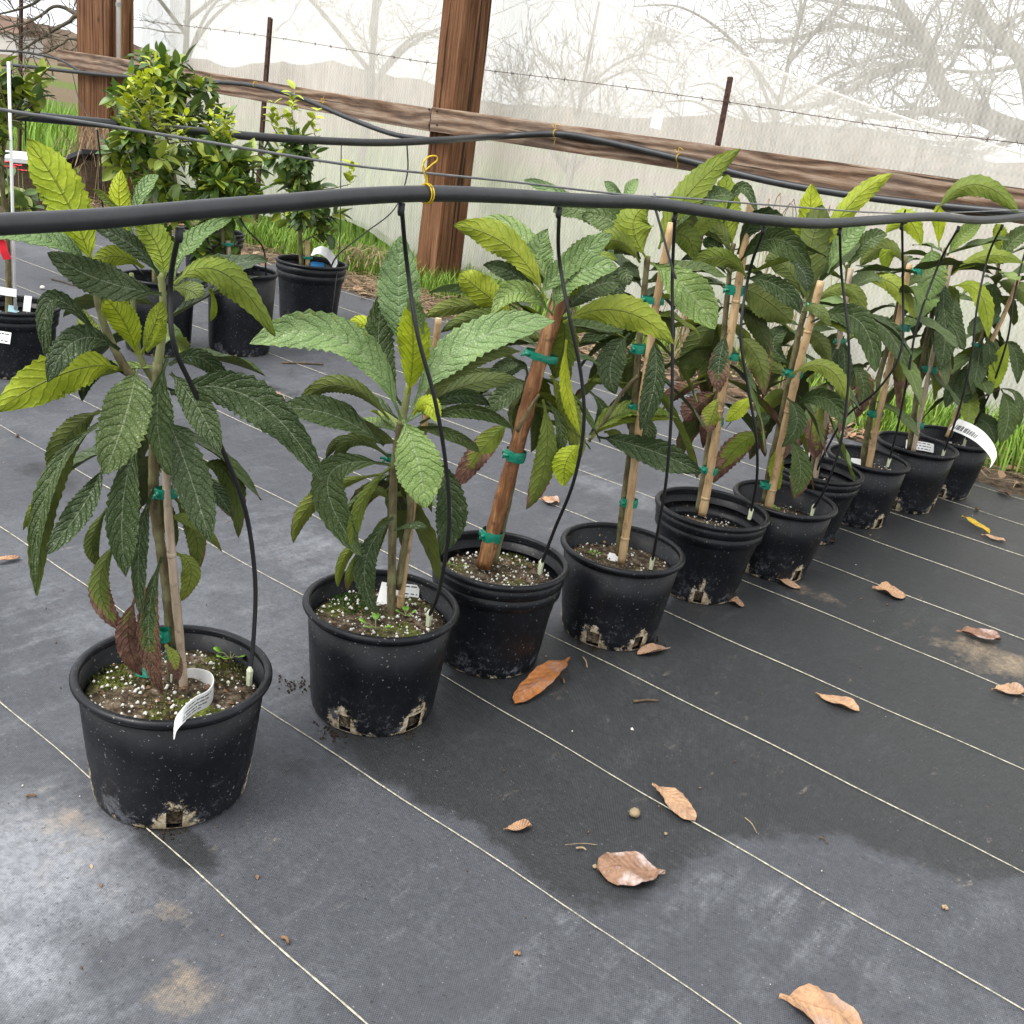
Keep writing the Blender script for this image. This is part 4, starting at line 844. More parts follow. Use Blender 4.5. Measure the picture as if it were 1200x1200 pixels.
# ---- tree 2 ------------------------------------------------------
T = Tree(1, 'second loquat tree with pale upright leaf and broad drooping front leaf')
T.trunk([(458, 735), (459, 680), (460, 620), (461, 570), (464, 530), (470, 495)], .0075, .006, .02); T.trunk([(470, 497), (474, 480), (479, 450)], .0075, .005, .02, 'shoot', 'shoot'); T.trunk([(466, 690), (474, 640), (481, 600), (478, 560), (470, 530)], .006, .005, .03, 'bark', 'branch')
for L in [
 (474, 410, 467, 345, 472, 274, 54, 'u', 2.95, 0, .03, .05, .05, .1), (472, 476, 445, 415, 452, 333, 38, 'u', .7, 0, .03, .05, -.3), (478, 462, 484, 412, 481, 352, 46, 'd', 1.95, 0, .0, -.03, .15, .4), (496, 392, 488, 362, 476, 352, 20, 'u', 2.9, 0, -.03, -.05, .5),
 (470, 492, 404, 400, 292, 403, 54, 'u', 2.9, 0, .0, -.04, -.35), (482, 480, 545, 405, 651, 376, 50, 'u', 2.9, 0, .0, .03, .40), (484, 484, 545, 425, 610, 412, 26, 'd', .9, 0, .01, .03, .3), (456, 492, 402, 452, 350, 474, 26, 'd', .8, 0, .02, .05, .4), (450, 522, 388, 486, 323, 480, 40, 'u', .25, .1, .0, -.05, -.3),
 (425, 496, 402, 478, 380, 480, 18, 'u', .05, 0, .05, .08, 0), (472, 492, 489, 538, 498, 596, 60, 'u', 2.55, .12, -.02, -.10, .0, .15), (484, 486, 502, 474, 514, 498, 28, 'd', 1.8, 0, .0, -.04, .3), (492, 496, 548, 480, 600, 502, 20, 'u', .8, 0, .01, .02, -.6), (490, 482, 545, 452, 606, 444, 26, 'd', .45, 0, .04, .08, .2),
 (495, 484, 538, 464, 574, 476, 20, 'u', .5, 0, .03, .06, -.4), (492, 505, 530, 510, 562, 530, 17, 'u', .6, .1, .03, .05, -.3), (458, 545, 385, 560, 424, 652, 46, 'u', .3, .12, -.01, -.04, 0), (458, 548, 424, 590, 412, 650, 18, 'd', 1.2, 0, -.02, -.04, .4), (448, 556, 374, 582, 344, 636, 24, 'd', 1.1, .35, .02, .04, .2),
 (498, 530, 528, 585, 517, 650, 44, 'u', .1, 0, .01, .0, .05), (461, 606, 428, 660, 442, 720, 28, 'u', .25, .15, .0, -.02, .1), (424, 636, 404, 654, 396, 688, 16, 'd', 1.2, 0, .01, .01, .2), (420, 644, 412, 668, 407, 692, 13, 'd', 1.2, .45, .0, .0, .2), (456, 536, 412, 516, 394, 554, 18, 'd', .6, .1, .02, .03, .3), (420, 516, 398, 516, 382, 538, 12, 'd', .6, 0, .05, .06, .2), (460, 590, 438, 576, 424, 604, 18, 'd', 1, .6, .03, .04, .2), (452, 434, 432, 386, 408, 384, 24, 'd', 2.1, .1, .05, .07, .2), (462, 622, 484, 616, 500, 619, 10, 'u', .1, 0, .0, -.02, .5), (470, 560, 492, 570, 506, 600, 18, 'd', .9, .2, .04, .05, .2), (464, 600, 445, 625, 440, 660, 18, 'd', .7, .3, .05, .06, .2), (466, 520, 440, 510, 415, 500, 20, 'd', .9, 0, .05, .08, .2)]: T.leaf(*L, n=38)
T.fill(spline([T.P(461, 590, .03), T.P(464, 530, .03), T.P(472, 490, .03)], 3), 13, .16, .044, 62, (0, 1.3), .3)
cane(1, [(466, 734), (475, 660), (487, 570), (500, 480), (508, 420), (514, 374)], .0062, 'cane_tan', 'slim tan cane behind the second loquat tree', [(465, 679, 17, 11), (458, 537, 12, 9)], None, .045)

# ---- tree 3 ------------------------------------------------------
T = Tree(2, 'third loquat tree leaning on a thick rust-brown cane')
T.trunk([(578, 660), (594, 590), (606, 530), (614, 480), (626, 430), (640, 385), (650, 345)], .009, .006, .035); T.trunk([(650, 350), (656, 325), (662, 300)], .006, .004, .03, 'shoot', 'shoot'); T.trunk([(606, 505), (620, 480), (632, 462)], .004, .003, .0, 'bark', 'branch')
for L in [
 (638, 350, 598, 290, 532, 264, 40, 'd', 1.45, 0, .02, .05, .15), (642, 340, 616, 284, 560, 258, 32, 'u', 2.8, 0, .04, .08, -.4), (648, 338, 632, 303, 642, 268, 38, 'u', 2.75, 0, .05, .06, .0), (630, 348, 670, 308, 717, 274, 34, 'u', 2.55, 0, -.03, -.02, .4), (604, 372, 566, 342, 538, 320, 40, 'd', 1.55, .18, .01, .0, .2), (648, 370, 608, 342, 576, 370, 30, 'u', 2.5, 0, -.01, -.07, -.3),
 (606, 362, 550, 338, 502, 343, 13, 'u', 2.9, 0, .03, .06, .8), (610, 366, 548, 358, 498, 372, 22, 'd', 1.0, 0, .02, .03, .3), (612, 374, 560, 372, 516, 390, 22, 'd', 1.1, 0, .0, -.01, .3), (632, 348, 600, 320, 566, 311, 26, 'u', .5, .15, .05, .09, .2), (648, 366, 675, 322, 724, 314, 38, 'u', 2.75, 0, -.03, -.05, .4), (652, 352, 672, 330, 690, 296, 26, 'd', 1.5, 0, -.02, -.04, .3), (660, 368, 692, 338, 726, 332, 38, 'u', .1, 0, .03, .06, .2),
 (660, 378, 728, 364, 790, 404, 44, 'd', 1.4, 0, .0, -.03, .05), (656, 368, 662, 400, 648, 444, 42, 'd', 1.3, 0, .03, .05, .0), (664, 398, 664, 456, 680, 508, 17, 'd', 1.75, .1, .0, .0, .3), (645, 440, 668, 482, 679, 538, 32, 'd', 1.05, .12, .01, .03, .1), (636, 468, 640, 535, 617, 597, 30, 'd', 1.15, .38, .0, .0, .15), (642, 470, 658, 508, 644, 545, 17, 'u', .4, .4, .02, .03, .2),
 (682, 520, 664, 540, 662, 570, 34, 'd', 1.85, .12, .0, -.01, .1), (616, 448, 592, 462, 566, 488, 28, 'u', .3, .15, .0, -.04, .1), (596, 496, 566, 525, 534, 570, 32, 'd', 1.35, .66, .01, .0, .1), (612, 448, 560, 440, 508, 464, 18, 'd', .5, .1, .03, .05, .4), (616, 430, 596, 426, 572, 442, 18, 'u', .05, .1, .01, .0, .2), (608, 424, 576, 412, 552, 430, 14, 'd', .6, 0, .05, .06, .3), (680, 320, 702, 302, 724, 305, 13, 'u', 1.9, 0, .0, .02, .5),
 (630, 420, 655, 425, 668, 445, 26, 'd', .9, .0, .04, .08, .2), (620, 470, 630, 500, 622, 530, 18, 'd', .7, .4, .05, .06, .2), (640, 400, 615, 395, 590, 405, 24, 'd', .6, 0, .05, .09, .3), (618, 440, 600, 430, 548, 470, 20, 'u', .1, .1, .05, .08, .2)]: T.leaf(*L, n=34)
T.fill(spline([T.P(612, 490, .04), T.P(628, 430, .04), T.P(650, 345, .04)], 3), 20, .17, .046, 63, (0, 1.3), .3)
cane(2, [(567, 664), (584, 600), (604, 530), (628, 440), (652, 365), (684, 290)], .0150, 'cane_rust', 'thick rust-brown cane leaning in the third pot', [(634, 417, 40, 10), (604, 533, 24, 15), (576, 627, 24, 15)], None, .012, .0128)

# ---- tree 4 ------------------------------------------------------
T = Tree(3, 'fourth loquat tree with a tall yellow-green leaf crossing the rail')
T.trunk([(724, 662), (730, 600), (738, 540), (743, 490), (746, 440), (750, 390), (755, 340), (759, 300)], .0085, .0055, .02); T.trunk([(748, 440), (728, 462), (708, 494), (690, 517)], .0045, .0035, .0, 'bark', 'branch')
for L in [
 (772, 292, 806, 228, 868, 174, 38, 'd', 1.4, .08, .02, .05, .2), (757, 302, 742, 262, 762, 240, 54, 'd', 1.5, 0, .0, .02, .1, .45), (784, 276, 824, 236, 860, 231, 24, 'u', 1.0, 0, .02, .06, .5), (735, 250, 722, 226, 708, 213, 14, 'u', 2.9, 0, .04, .05, .2), (735, 250, 738, 224, 748, 211, 16, 'u', 2.9, 0, .04, .06, .2), (750, 304, 722, 262, 682, 254, 40, 'u', .8, 0, .02, .04, -.3), (750, 308, 724, 282, 694, 292, 28, 'd', 1.2, 0, .0, -.02, .2), (748, 314, 734, 316, 738, 334, 22, 'u', .1, 0, -.02, -.05, .2),
 (774, 284, 802, 276, 814, 304, 32, 'd', 1.3, 0, .03, .05, .1), (812, 288, 824, 264, 848, 252, 20, 'd', 1.6, 0, .05, .08, .2), (762, 308, 804, 338, 838, 386, 50, 'u', 2.45, 0, -.02, -.10, .05, .12), (738, 390, 716, 425, 722, 462, 38, 'u', .15, 0, .0, -.03, .1), (764, 396, 768, 444, 750, 504, 30, 'u', .25, .1, .0, -.03, -.2), (758, 486, 757, 508, 740, 520, 28, 'u', .1, .4, .01, .0, .1),
 (692, 514, 733, 482, 793, 490, 24, 'u', 2.2, 0, .0, .03, .75), (692, 514, 735, 490, 790, 492, 14, 'd', 1.4, 0, -.005, .025, .3), (700, 512, 757, 526, 822, 554, 38, 'u', .35, .12, .0, -.04, -.2), (706, 498, 728, 474, 752, 480, 22, 'u', .1, 0, .02, .04, -.2), (690, 458, 706, 484, 690, 510, 17, 'u', .4, 0, .02, .02, .3), (708, 506, 722, 510, 728, 522, 17, 'd', 1.2, 0, .01, .01, .2), (740, 450, 714, 448, 688, 446, 10, 'd', 1.1, 0, .02, .03, .4),
 (744, 302, 694, 252, 648, 248, 30, 'u', .7, 0, .04, .07, -.3), (746, 298, 700, 244, 656, 236, 20, 'u', 2.5, 0, .05, .08, -.3), (720, 270, 660, 230, 614, 211, 16, 'u', 2.9, 0, .05, .10, -.2), (746, 312, 726, 326, 728, 362, 22, 'u', .5, 0, .0, -.02, .2), (750, 304, 722, 286, 710, 294, 26, 'd', .9, 0, .03, .05, .2), (744, 386, 712, 386, 678, 404, 22, 'u', .2, 0, .04, .07, .1),
 (758, 330, 785, 325, 806, 340, 24, 'd', .8, 0, .05, .09, .2), (752, 400, 740, 430, 742, 470, 22, 'd', .9, .1, .05, .06, .2), (755, 350, 735, 365, 722, 390, 24, 'd', .6, 0, .05, .08, .2), (752, 370, 775, 375, 790, 400, 22, 'd', .5, .1, .06, .1, .2), (745, 330, 715, 325, 690, 340, 24, 'd', .6, 0, .05, .09, .2)]: T.leaf(*L, n=32)
T.fill(spline([T.P(746, 440, .03), T.P(752, 380, .03), T.P(759, 300, .03)], 3), 20, .18, .048, 64, (0, 1.2), .3)
cane(3, [(728, 660), (737, 600), (745, 530), (757, 440), (770, 350), (787, 262)], .0085, 'cane_tan', 'tan cane with brown nodes in the fourth pot', [(765, 352, 26, 10), (749, 409, 16, 12), (744, 476, 11, 7), (738, 589, 18, 12)], None, .0)

# ---- tree 5 ------------------------------------------------------
T = Tree(4, 'fifth loquat tree with upright yellow leaf and curled withered lower leaves')
T.trunk([(818, 600), (826, 550), (836, 480), (846, 410), (852, 350), (857, 300), (860, 285)], .0075, .005, .03)
for L in [
 (860, 290, 850, 250, 853, 204, 40, 'd', 1.65, 0, .03, .05, .1), (858, 298, 834, 266, 796, 265, 28, 'd', .6, 0, .02, .04, .3), (848, 262, 868, 220, 888, 254, 15, 'u', .8, 0, .0, -.03, .3), (864, 298, 892, 256, 930, 286, 30, 'u', .15, 0, .0, -.03, -.4), (866, 308, 908, 280, 950, 313, 36, 'u', .8, .12, -.01, -.06, -.35), (926, 306, 942, 320, 946, 342, 20, 'u', .1, 0, .02, .0, .2), (876, 327, 846, 302, 808, 315, 26, 'd', 1.25, 0, -.02, -.05, .2),
 (856, 322, 830, 300, 798, 305, 16, 'u', .05, 0, .02, .05, .4), (852, 304, 836, 288, 826, 290, 24, 'u', .7, 0, .04, .06, .2), (872, 326, 912, 336, 938, 368, 26, 'u', .3, 0, -.01, -.05, -.3), (864, 336, 896, 350, 928, 378, 46, 'd', .85, 0, .01, .04, .1), (900, 268, 924, 266, 934, 288, 24, 'd', 1.9, 0, .04, .06, .2), (852, 390, 843, 424, 843, 460, 28, 'u', .1, .6, -.02, -.05, .05),
 (842, 370, 814, 412, 803, 450, 36, 'd', .6, .3, .03, .06, .1), (828, 446, 796, 458, 776, 474, 20, 'd', .8, .9, .03, .06, .3), (842, 458, 818, 476, 804, 494, 34, 'd', .9, .95, .01, .0, .4), (846, 462, 836, 484, 828, 506, 28, 'd', 1.3, .5, .0, -.02, .2), (880, 464, 868, 478, 850, 494, 20, 'd', 1.75, .1, .0, -.03, .1), (864, 395, 888, 420, 896, 464, 30, 'd', .6, .5, .02, .03, .2), (842, 380, 830, 420, 826, 470, 26, 'd', .4, .5, .05, .06, .2), (850, 360, 826, 372, 810, 400, 28, 'd', .4, .3, .05, .09, .2), (858, 360, 886, 378, 900, 420, 26, 'd', .5, .3, .05, .08, .2)]: T.leaf(*L, n=28)
T.fill(spline([T.P(838, 470, .03), T.P(850, 370, .03), T.P(860, 290, .03)], 3), 22, .18, .048, 65, (0, 1.1), .5)
cane(4, [(823, 604), (831, 560), (842, 490), (852, 420), (866, 330), (880, 238)], .0098, 'cane_tan', 'smooth pale tan cane in the fifth pot', [(861, 340, 20, 13), (860, 418, 9, 9), (840, 494, 15, 11), (832, 551, 17, 10)], None, .0)

# ---- tree 6 ------------------------------------------------------
T = Tree(5, 'sixth loquat tree with a tall broad dark leaf crossing the hose')
T.trunk([(896, 590), (904, 540), (916, 490), (926, 440), (934, 400), (944, 360)], .0095, .0065, .025); T.trunk([(944, 362), (954, 335), (966, 305)], .0065, .004, .025, 'shoot', 'shoot')
for L in [
 (946, 360, 948, 300, 964, 240, 60, 'd', .75, 0, .0, .02, .1, .4), (952, 305, 950, 255, 951, 215, 32, 'd', 1.75, 0, .05, .06, .1), (966, 296, 994, 242, 1046, 203, 30, 'd', 1.6, 0, .03, .06, .2), (970, 320, 990, 284, 1015, 262, 27, 'u', 2.7, 0, .02, .05, .2), (940, 366, 957, 362, 974, 384, 16, 'd', 1.0, 0, .0, -.03, .3), (950, 378, 1004, 374, 1026, 436, 34, 'u', .55, 0, -.01, -.06, -.1), (926, 440, 968, 430, 994, 472, 24, 'd', 1.2, 0, -.02, -.05, .25), (930, 476, 966, 466, 990, 498, 28, 'u', .5, .1, -.01, -.05, -.3),
 (922, 466, 934, 494, 916, 524, 24, 'u', .55, 0, -.02, -.05, .1), (924, 512, 938, 546, 930, 584, 28, 'u', .6, .42, .0, -.01, .2), (918, 516, 910, 546, 913, 574, 20, 'd', 1.4, .15, .0, .0, .2), (928, 442, 896, 420, 880, 396, 24, 'd', .75, 0, .02, .04, .2), (898, 506, 862, 526, 836, 566, 32, 'd', 1.6, .66, -.02, -.05, .1), (906, 486, 892, 492, 882, 506, 18, 'u', .5, 0, -.02, -.04, .2), (942, 350, 920, 312, 896, 306, 30, 'd', .6, 0, .02, .04, .1), (952, 358, 984, 338, 1006, 354, 18, 'd', 1.2, 0, .02, .05, .3), (930, 430, 906, 404, 924, 384, 26, 'u', .5, 0, .03, .05, .1), (936, 400, 915, 395, 895, 415, 24, 'd', .5, .1, .05, .08, .2), (938, 390, 960, 400, 972, 430, 22, 'd', .5, .1, .05, .08, .2)]: T.leaf(*L, n=28)
T.fill(spline([T.P(918, 480, .03), T.P(934, 400, .03), T.P(955, 330, .03)], 3), 20, .18, .048, 66, (0, 1.1), .3)
cane(5, [(900, 596), (910, 550), (922, 490), (936, 430), (950, 376), (962, 330)], .0105, 'cane_tan', 'tan cane with brown nodes in the sixth pot', [(956, 360, 14, 11), (930, 438, 20, 9), (902, 569, 18, 9)], None, .0)

# ---- trees 7 to 10 ------------------------------------------------
T = Tree(6, 'seventh loquat tree with brown-blotched lower leaves above the ridged pot')
_, tp = T.trunk([(950, 566), (958, 520), (970, 460), (982, 400), (990, 350), (994, 310)], .0085, .005, .02)
for L in [(962, 470, 958, 505, 955, 538, 30, 'd', 1.1, .75, .0, -.02, .1), (948, 468, 942, 500, 938, 522, 26, 'd', 1.2, .6, .02, .02, .1), (990, 330, 1005, 350, 1000, 384, 24, 'd', 1.0, 0, .0, .0, .1), (985, 400, 974, 425, 976, 455, 24, 'u', .2, 0, .0, -.02, .1), (986, 395, 990, 425, 988, 458, 20, 'u', .3, 0, .0, -.02, .1), (992, 316, 975, 290, 955, 285, 24, 'd', .7, 0, .0, .02, .2), (994, 315, 1015, 285, 1040, 275, 24, 'u', .6, 0, .0, .0, .3), (995, 310, 998, 285, 1000, 262, 20, 'u', 2.4, 0, .0, .0, .3), (996, 430, 1012, 450, 1004, 490, 24, 'u', .2, .65, .0, .0, .2)]: T.leaf(*L, n=24)
T.fill(tp[10:], 15, .18, .058, 71, (0, 1.1), .4, False)
cane(6, [(954, 566), (966, 500), (980, 420), (997, 315)], .008, 'cane_grey', 'greyish cane behind the sixth loquat tree', [(992, 340, 12, 8), (985, 400, 12, 8)], None, .0)
T = Tree(7, 'eighth loquat tree with a yellowish bent leaf under the hose')
_, tp = T.trunk([(1010, 552), (1016, 510), (1028, 450), (1042, 400), (1054, 350), (1062, 300)], .010, .005, .02)
for L in [(1008, 330, 1046, 332, 1072, 374, 26, 'd', 1.3, 0, -.02, -.05, .2), (1010, 376, 1040, 388, 1066, 440, 28, 'u', .2, 0, -.02, -.06, .05), (1034, 280, 1060, 256, 1080, 288, 30, 'd', 1.75, 0, .0, .0, .2), (1060, 305, 1042, 295, 1040, 320, 20, 'd', 1.9, 0, .0, .0, .2), (1060, 310, 1036, 290, 1008, 312, 24, 'd', 1.0, 0, .0, .0, .2), (1016, 430, 1000, 440, 994, 480, 26, 'u', .7, .7, .0, .0, .2), (1044, 400, 1056, 430, 1052, 490, 22, 'd', 1, .7, .03, .03, .2)]: T.leaf(*L, n=24)
T.fill(tp[10:], 15, .18, .058, 72, (0, 1.2), .3, False)
cane(7, [(1017, 552), (1027, 500), (1040, 440), (1058, 350), (1066, 310)], .0095, 'cane_tan', 'pale tan cane in the eighth pot', [(1057, 384, 18, 9), (1076, 318, 10, 8), (1026, 485, 17, 9)], None, .0)
T = Tree(8, 'ninth loquat tree with a broad grey-green leaf facing front and arching top leaf')
_, tp = T.trunk([(1066, 528), (1072, 480), (1080, 430), (1090, 380), (1100, 330), (1108, 290)], .010, .005, .02)
for L in [(1092, 290, 1092, 316, 1090, 352, 40, 'u', 2.5, 0, -.03, -.07, .05), (1104, 350, 1108, 390, 1102, 434, 28, 'u', .3, 0, -.03, -.06, .05), (1100, 325, 1106, 352, 1098, 384, 20, 'u', .3, 0, -.02, -.04, .2), (1096, 250, 1142, 216, 1194, 250, 28, 'd', 1.3, 0, .0, .0, .25), (1116, 322, 1156, 300, 1200, 309, 20, 'd', 1.4, 0, .0, -.02, .3), (1116, 336, 1148, 344, 1158, 396, 22, 'd', 1.6, 0, .0, -.03, .2), (1100, 290, 1100, 262, 1098, 240, 18, 'd', 1.9, 0, .02, .02, .2), (1085, 400, 1070, 430, 1055, 460, 22, 'd', .9, .8, .02, .03, .2), (1098, 345, 1078, 365, 1072, 395, 22, 'u', .1, .1, .0, .0, .2), (1110, 300, 1130, 275, 1150, 262, 22, 'u', 2.3, 0, .02, .04, .2), (1122, 345, 1118, 375, 1130, 410, 22, 'u', .2, 0, -.02, -.04, .2), (1065, 380, 1048, 400, 1050, 420, 18, 'd', .9, .2, .0, .0, .2)]: T.leaf(*L, n=24)
T.fill(tp[12:], 18, .18, .058, 73, (0, 1.2), .3, False)
cane(8, [(1070, 530), (1080, 480), (1092, 420), (1108, 340), (1116, 300)], .0075, 'cane_grey', 'weathered grey cane in the ninth pot', [(1090, 433, 16, 9), (1076, 498, 13, 8)], None, .0)
T = Tree(9, 'last loquat tree of the front row with dark leaves over the grass')
_, tp = T.trunk([(1112, 512), (1125, 480), (1140, 430), (1155, 380), (1165, 340), (1172, 300)], .009, .005, .02); T.trunk([(1140, 470), (1158, 462), (1172, 455)], .004, .003, .0, 'bark', 'branch')
for L in [(1162, 378, 1160, 352, 1166, 333, 30, 'u', .5, 0, -.03, -.05, .0), (1182, 396, 1172, 424, 1164, 456, 23, 'd', 2.1, 0, -.03, -.06, .1), (1173, 456, 1182, 486, 1171, 520, 26, 'u', .7, 0, -.02, -.05, .05), (1173, 456, 1192, 466, 1194, 500, 10, 'u', .2, 0, .0, .0, .6), (1138, 492, 1156, 496, 1166, 520, 24, 'u', .15, 0, .0, -.02, .1), (1156, 396, 1160, 416, 1157, 442, 18, 'u', .3, 0, -.03, -.05, .1), (1135, 430, 1120, 450, 1108, 478, 24, 'u', .1, .1, -.02, -.04, .1), (1140, 420, 1132, 450, 1126, 476, 24, 'u', .2, .1, -.03, -.05, .1), (1150, 430, 1138, 448, 1128, 462, 22, 'u', .15, 0, -.03, -.05, .1), (1170, 310, 1190, 280, 1215, 270, 24, 'u', .6, 0, .0, .0, .2), (1166, 330, 1195, 340, 1215, 365, 24, 'd', .9, 0, .0, .0, .2), (1175, 400, 1190, 415, 1192, 450, 20, 'u', .2, 0, .0, .0, .2), (1172, 302, 1172, 280, 1168, 262, 20, 'd', 1.6, 0, .0, .0, .2)]: T.leaf(*L, n=24)
T.fill(tp[8:], 30, .17, .055, 74, (0, .9), .25, False)
cane(9, [(1110, 512), (1126, 475), (1150, 425), (1178, 365), (1194, 325)], .008, 'cane_tan', 'tan cane leaning right in the last pot', [(1168, 374, 15, 8), (1145, 406, 9, 8)], None, .0)

# ================================================================== CITRUS ROW BEHIND
def citrus_leaf(seed, young):
    rg = random.Random(seed); n, m = 5, 4; vs = []; uv = []; L = 1.0; bend = rg.uniform(-.2, .35)
    for i in range(n+1):
        t = i/n; hw = (.24*(math.sin(math.pi*min(1, t**.85))**.75)+.006)*(1 if 0 < i < n else .12)
        for j in range(m+1):
            q = -1+2*j/m; vs.append((t*L, q*hw, -bend*t*t*.6+abs(q)*hw*.35)); uv.append((t, j/m))
    nv = len(vs); V = vs+[(x, y, z-.006) for x, y, z in vs]; F = []
    for i in range(n):
        for j in range(m):
            q = (i*(m+1)+j, (i+1)*(m+1)+j, (i+1)*(m+1)+j+1, i*(m+1)+j+1); F.append(q); F.append(tuple(nv+x for x in q[::-1]))
    me = bpy.data.meshes.new('citrus_leaf'); me.from_pydata(V, [], F); me.materials.append(M['citrus']); me.polygons.foreach_set('use_smooth', [True]*len(F))
    ul = me.uv_layers.new(name='UVMap'); li = np.zeros(len(me.loops), dtype=np.int32); me.loops.foreach_get('vertex_index', li); ul.data.foreach_set('uv', np.array(uv+uv, dtype=np.float32)[li].ravel())
    at = me.color_attributes.new('lc', 'FLOAT_COLOR', 'POINT'); at.data.foreach_set('color', np.tile(np.array([young, 0, 0, 1], dtype=np.float32), 2*nv)); return me
CL = [citrus_leaf(i, 0) for i in range(6)]; CY = [citrus_leaf(20+i, 1) for i in range(4)]; CM = [citrus_leaf(40+i, .45) for i in range(3)]
def citrus(c, ends, label, seed, stem, leafL=.062, per=8, young=(), mid=.2, maxn=298):
    """ends: (px,py,off) twig ends on the plane through the pot; each carries a spray of leaves"""
    rg = random.Random(seed); n = facing(c); root = empty('citrus_tree', (c.x, c.y, c.z)); tag(root, label, 'tree', 'potted citrus trees'); o = Vector(root.location)
    st = [on_plane(x, y, c, n, 0) for x, y in stem]; S = spline(st, 6); b = MB(); b.tube([p-o for p in S], lerpl([.011, .005], len(S)), 8); b.build('trunk', M['bark'], root)
    b = MB(); b.tube([p-o for p in S], .0025, 5); cnt = 0; jobs = []
    for (px, py, off, yg) in ends:
        e = on_plane(px, py, c, n, off); k = min(range(len(S)), key=lambda q: (S[q]-e).length+max(0, S[q].z-e.z+.02)*1.5); s0 = S[k]; m = (s0+e)/2+Vector((rg.gauss(0, .02), rg.gauss(0, .02), rg.uniform(-.01, .03)))
        P = spline([s0, m, e], 6); b.tube([p-o for p in P], lerpl([.004, .0016], len(P)), 5, False)
        for q in range(per):
            t = .35+.65*(q+rg.random())/per; p = P[min(len(P)-1, int(t*(len(P)-1)))]; ax = (P[-1]-P[-3]).normalized() if not yg else Vector((rg.gauss(0, .1), rg.gauss(0, .1), 1)).normalized()
            if yg: p = e+ax*.09*(q/per)
            a = q*2.4+rg.random(); u = ax.orthogonal().normalized(); v = ax.cross(u); d = (ax*rg.uniform(.1, .9)+(u*math.cos(a)+v*math.sin(a))*rg.uniform(.6, 1)+Vector((0, 0, rg.uniform(-.35, .25)))).normalized()
            jobs.append((p, d, yg))
    b.build('branches', M['bark'], root)
    rg.shuffle(jobs)
    xv = []; xf = []; xm = MB()
    def frame(d): 
        up = Vector((rg.gauss(0, .35), rg.gauss(0, .35), 1)); y = up.cross(d).normalized(); return y, d.cross(y)
    for p, d, yg in jobs[maxn:]:
        y, z = frame(d); L = leafL*rg.uniform(.6, 1.1)*(.62 if yg else 1); me = CL[0]; o_ = p-o; n_ = 5
        rowv = []
        for i in range(5):
            t = i/4; hw = (0, .17, .23, .17, 0)[i]*L; q = o_+d*L*t-z*(t*t*.1*L); rowv += [q-y*hw+z*hw*.3, q, q+y*hw+z*hw*.3]
        xm.add(rowv, [(3*i+j, 3*i+3+j, 3*i+4+j, 3*i+1+j) for i in range(4) for j in range(2)], 0, (1 if yg else rg.choice((0, 0, 0, .45)), 0, 0, 1))
    if xm.v: tag(xm.build('foliage', M['citrus'], root), None, None, None, 'stuff')
    for p, d, yg in jobs[:maxn]:
        me = rg.choice(CY if yg else (CM if rg.random() < mid else CL)); ob = bpy.data.objects.new('leaf', me); up = Vector((rg.gauss(0, .35), rg.gauss(0, .35), 1)); y = up.cross(d).normalized(); z = d.cross(y); L = leafL*rg.uniform(.7, 1.25)*(.62 if yg else 1)
        ob.matrix_local = Matrix.Translation(p-o) @ Matrix((d, y, z)).transposed().to_4x4() @ Matrix.Scale(L, 4); link(ob, root)
def cloud(cx, cy, rx, ry, num, seed, depth=.16, yg=0):
    rg = random.Random(seed); out = []
    for k in range(num):
        a = rg.uniform(0, 6.28); r = math.sqrt(rg.random()); out.append((cx+rx*r*math.cos(a), cy+ry*r*math.sin(a), rg.uniform(-depth, depth), yg))
    return out
cA = Vector((-3.40, 2.02, .005)); cB = Vector((-3.168, 2.416, .005)); cC = Vector((-3.467, 3.005, .005)); cD = Vector((-3.173, 1.559, .005)); cE = Vector((-4.75, 1.72, .005))
cA = Vector((-3.273, 2.134, .005)); cF = Vector((-4.30, 3.10, .005))
make_pot(cB.x, cB.y, .112, .132, .305, 'plain', (2.3, -2.5), .245, .2, 'tall black pot with white tag behind the nearest loquat', 31, 'pots of the citrus row', 60)
make_pot(cC.x, cC.y, .120, .155, .272, 'band', (2., -2.), .225, .1, 'black ridged pot with blue tape ring left of the middle post', 32, 'pots of the citrus row', 60)
make_pot(cD.x, cD.y, .112, .136, .215, 'band', (2., -2.), .165, .2, 'black pot at left edge with white tag on its wall', 33, 'pots of the citrus row', 60)
make_pot(cA.x, cA.y, .112, .134, .265, 'plain', (2., -2.), .205, .2, 'black pot mostly hidden behind the nearest loquat leaves', 34, 'pots of the citrus row', 40)
make_pot(cE.x, cE.y, .12, .15, .24, 'band', (2., -2.), .18, .2, 'far black pot beyond the red flowers at left edge', 35, 'pots of the citrus row', 30)
make_pot(cF.x, cF.y, .12, .15, .26, 'band', (2., -2.), .2, .2, 'black pot of the tall citrus hidden behind foliage', 36, 'pots of the citrus row', 30)
citrus(cF, cloud(200, 95, 55, 38, 13, 1, .2)+cloud(150, 140, 38, 60, 13, 2, .2)+cloud(235, 130, 45, 45, 11, 3, .2)+cloud(170, 200, 50, 40, 10, 4, .2)+[(162, 62, 0, 0), (185, 58, .05, 0), (192, 75, 0, 0), (215, 85, 0, 0), (140, 110, 0, 0), (255, 130, 0, 0), (128, 120, 0, 0)], 'tall dark citrus tree rising above the hose beside the far left post', 51, [(212, 262), (205, 210), (195, 160), (185, 110)], .080, 16, mid=.4)
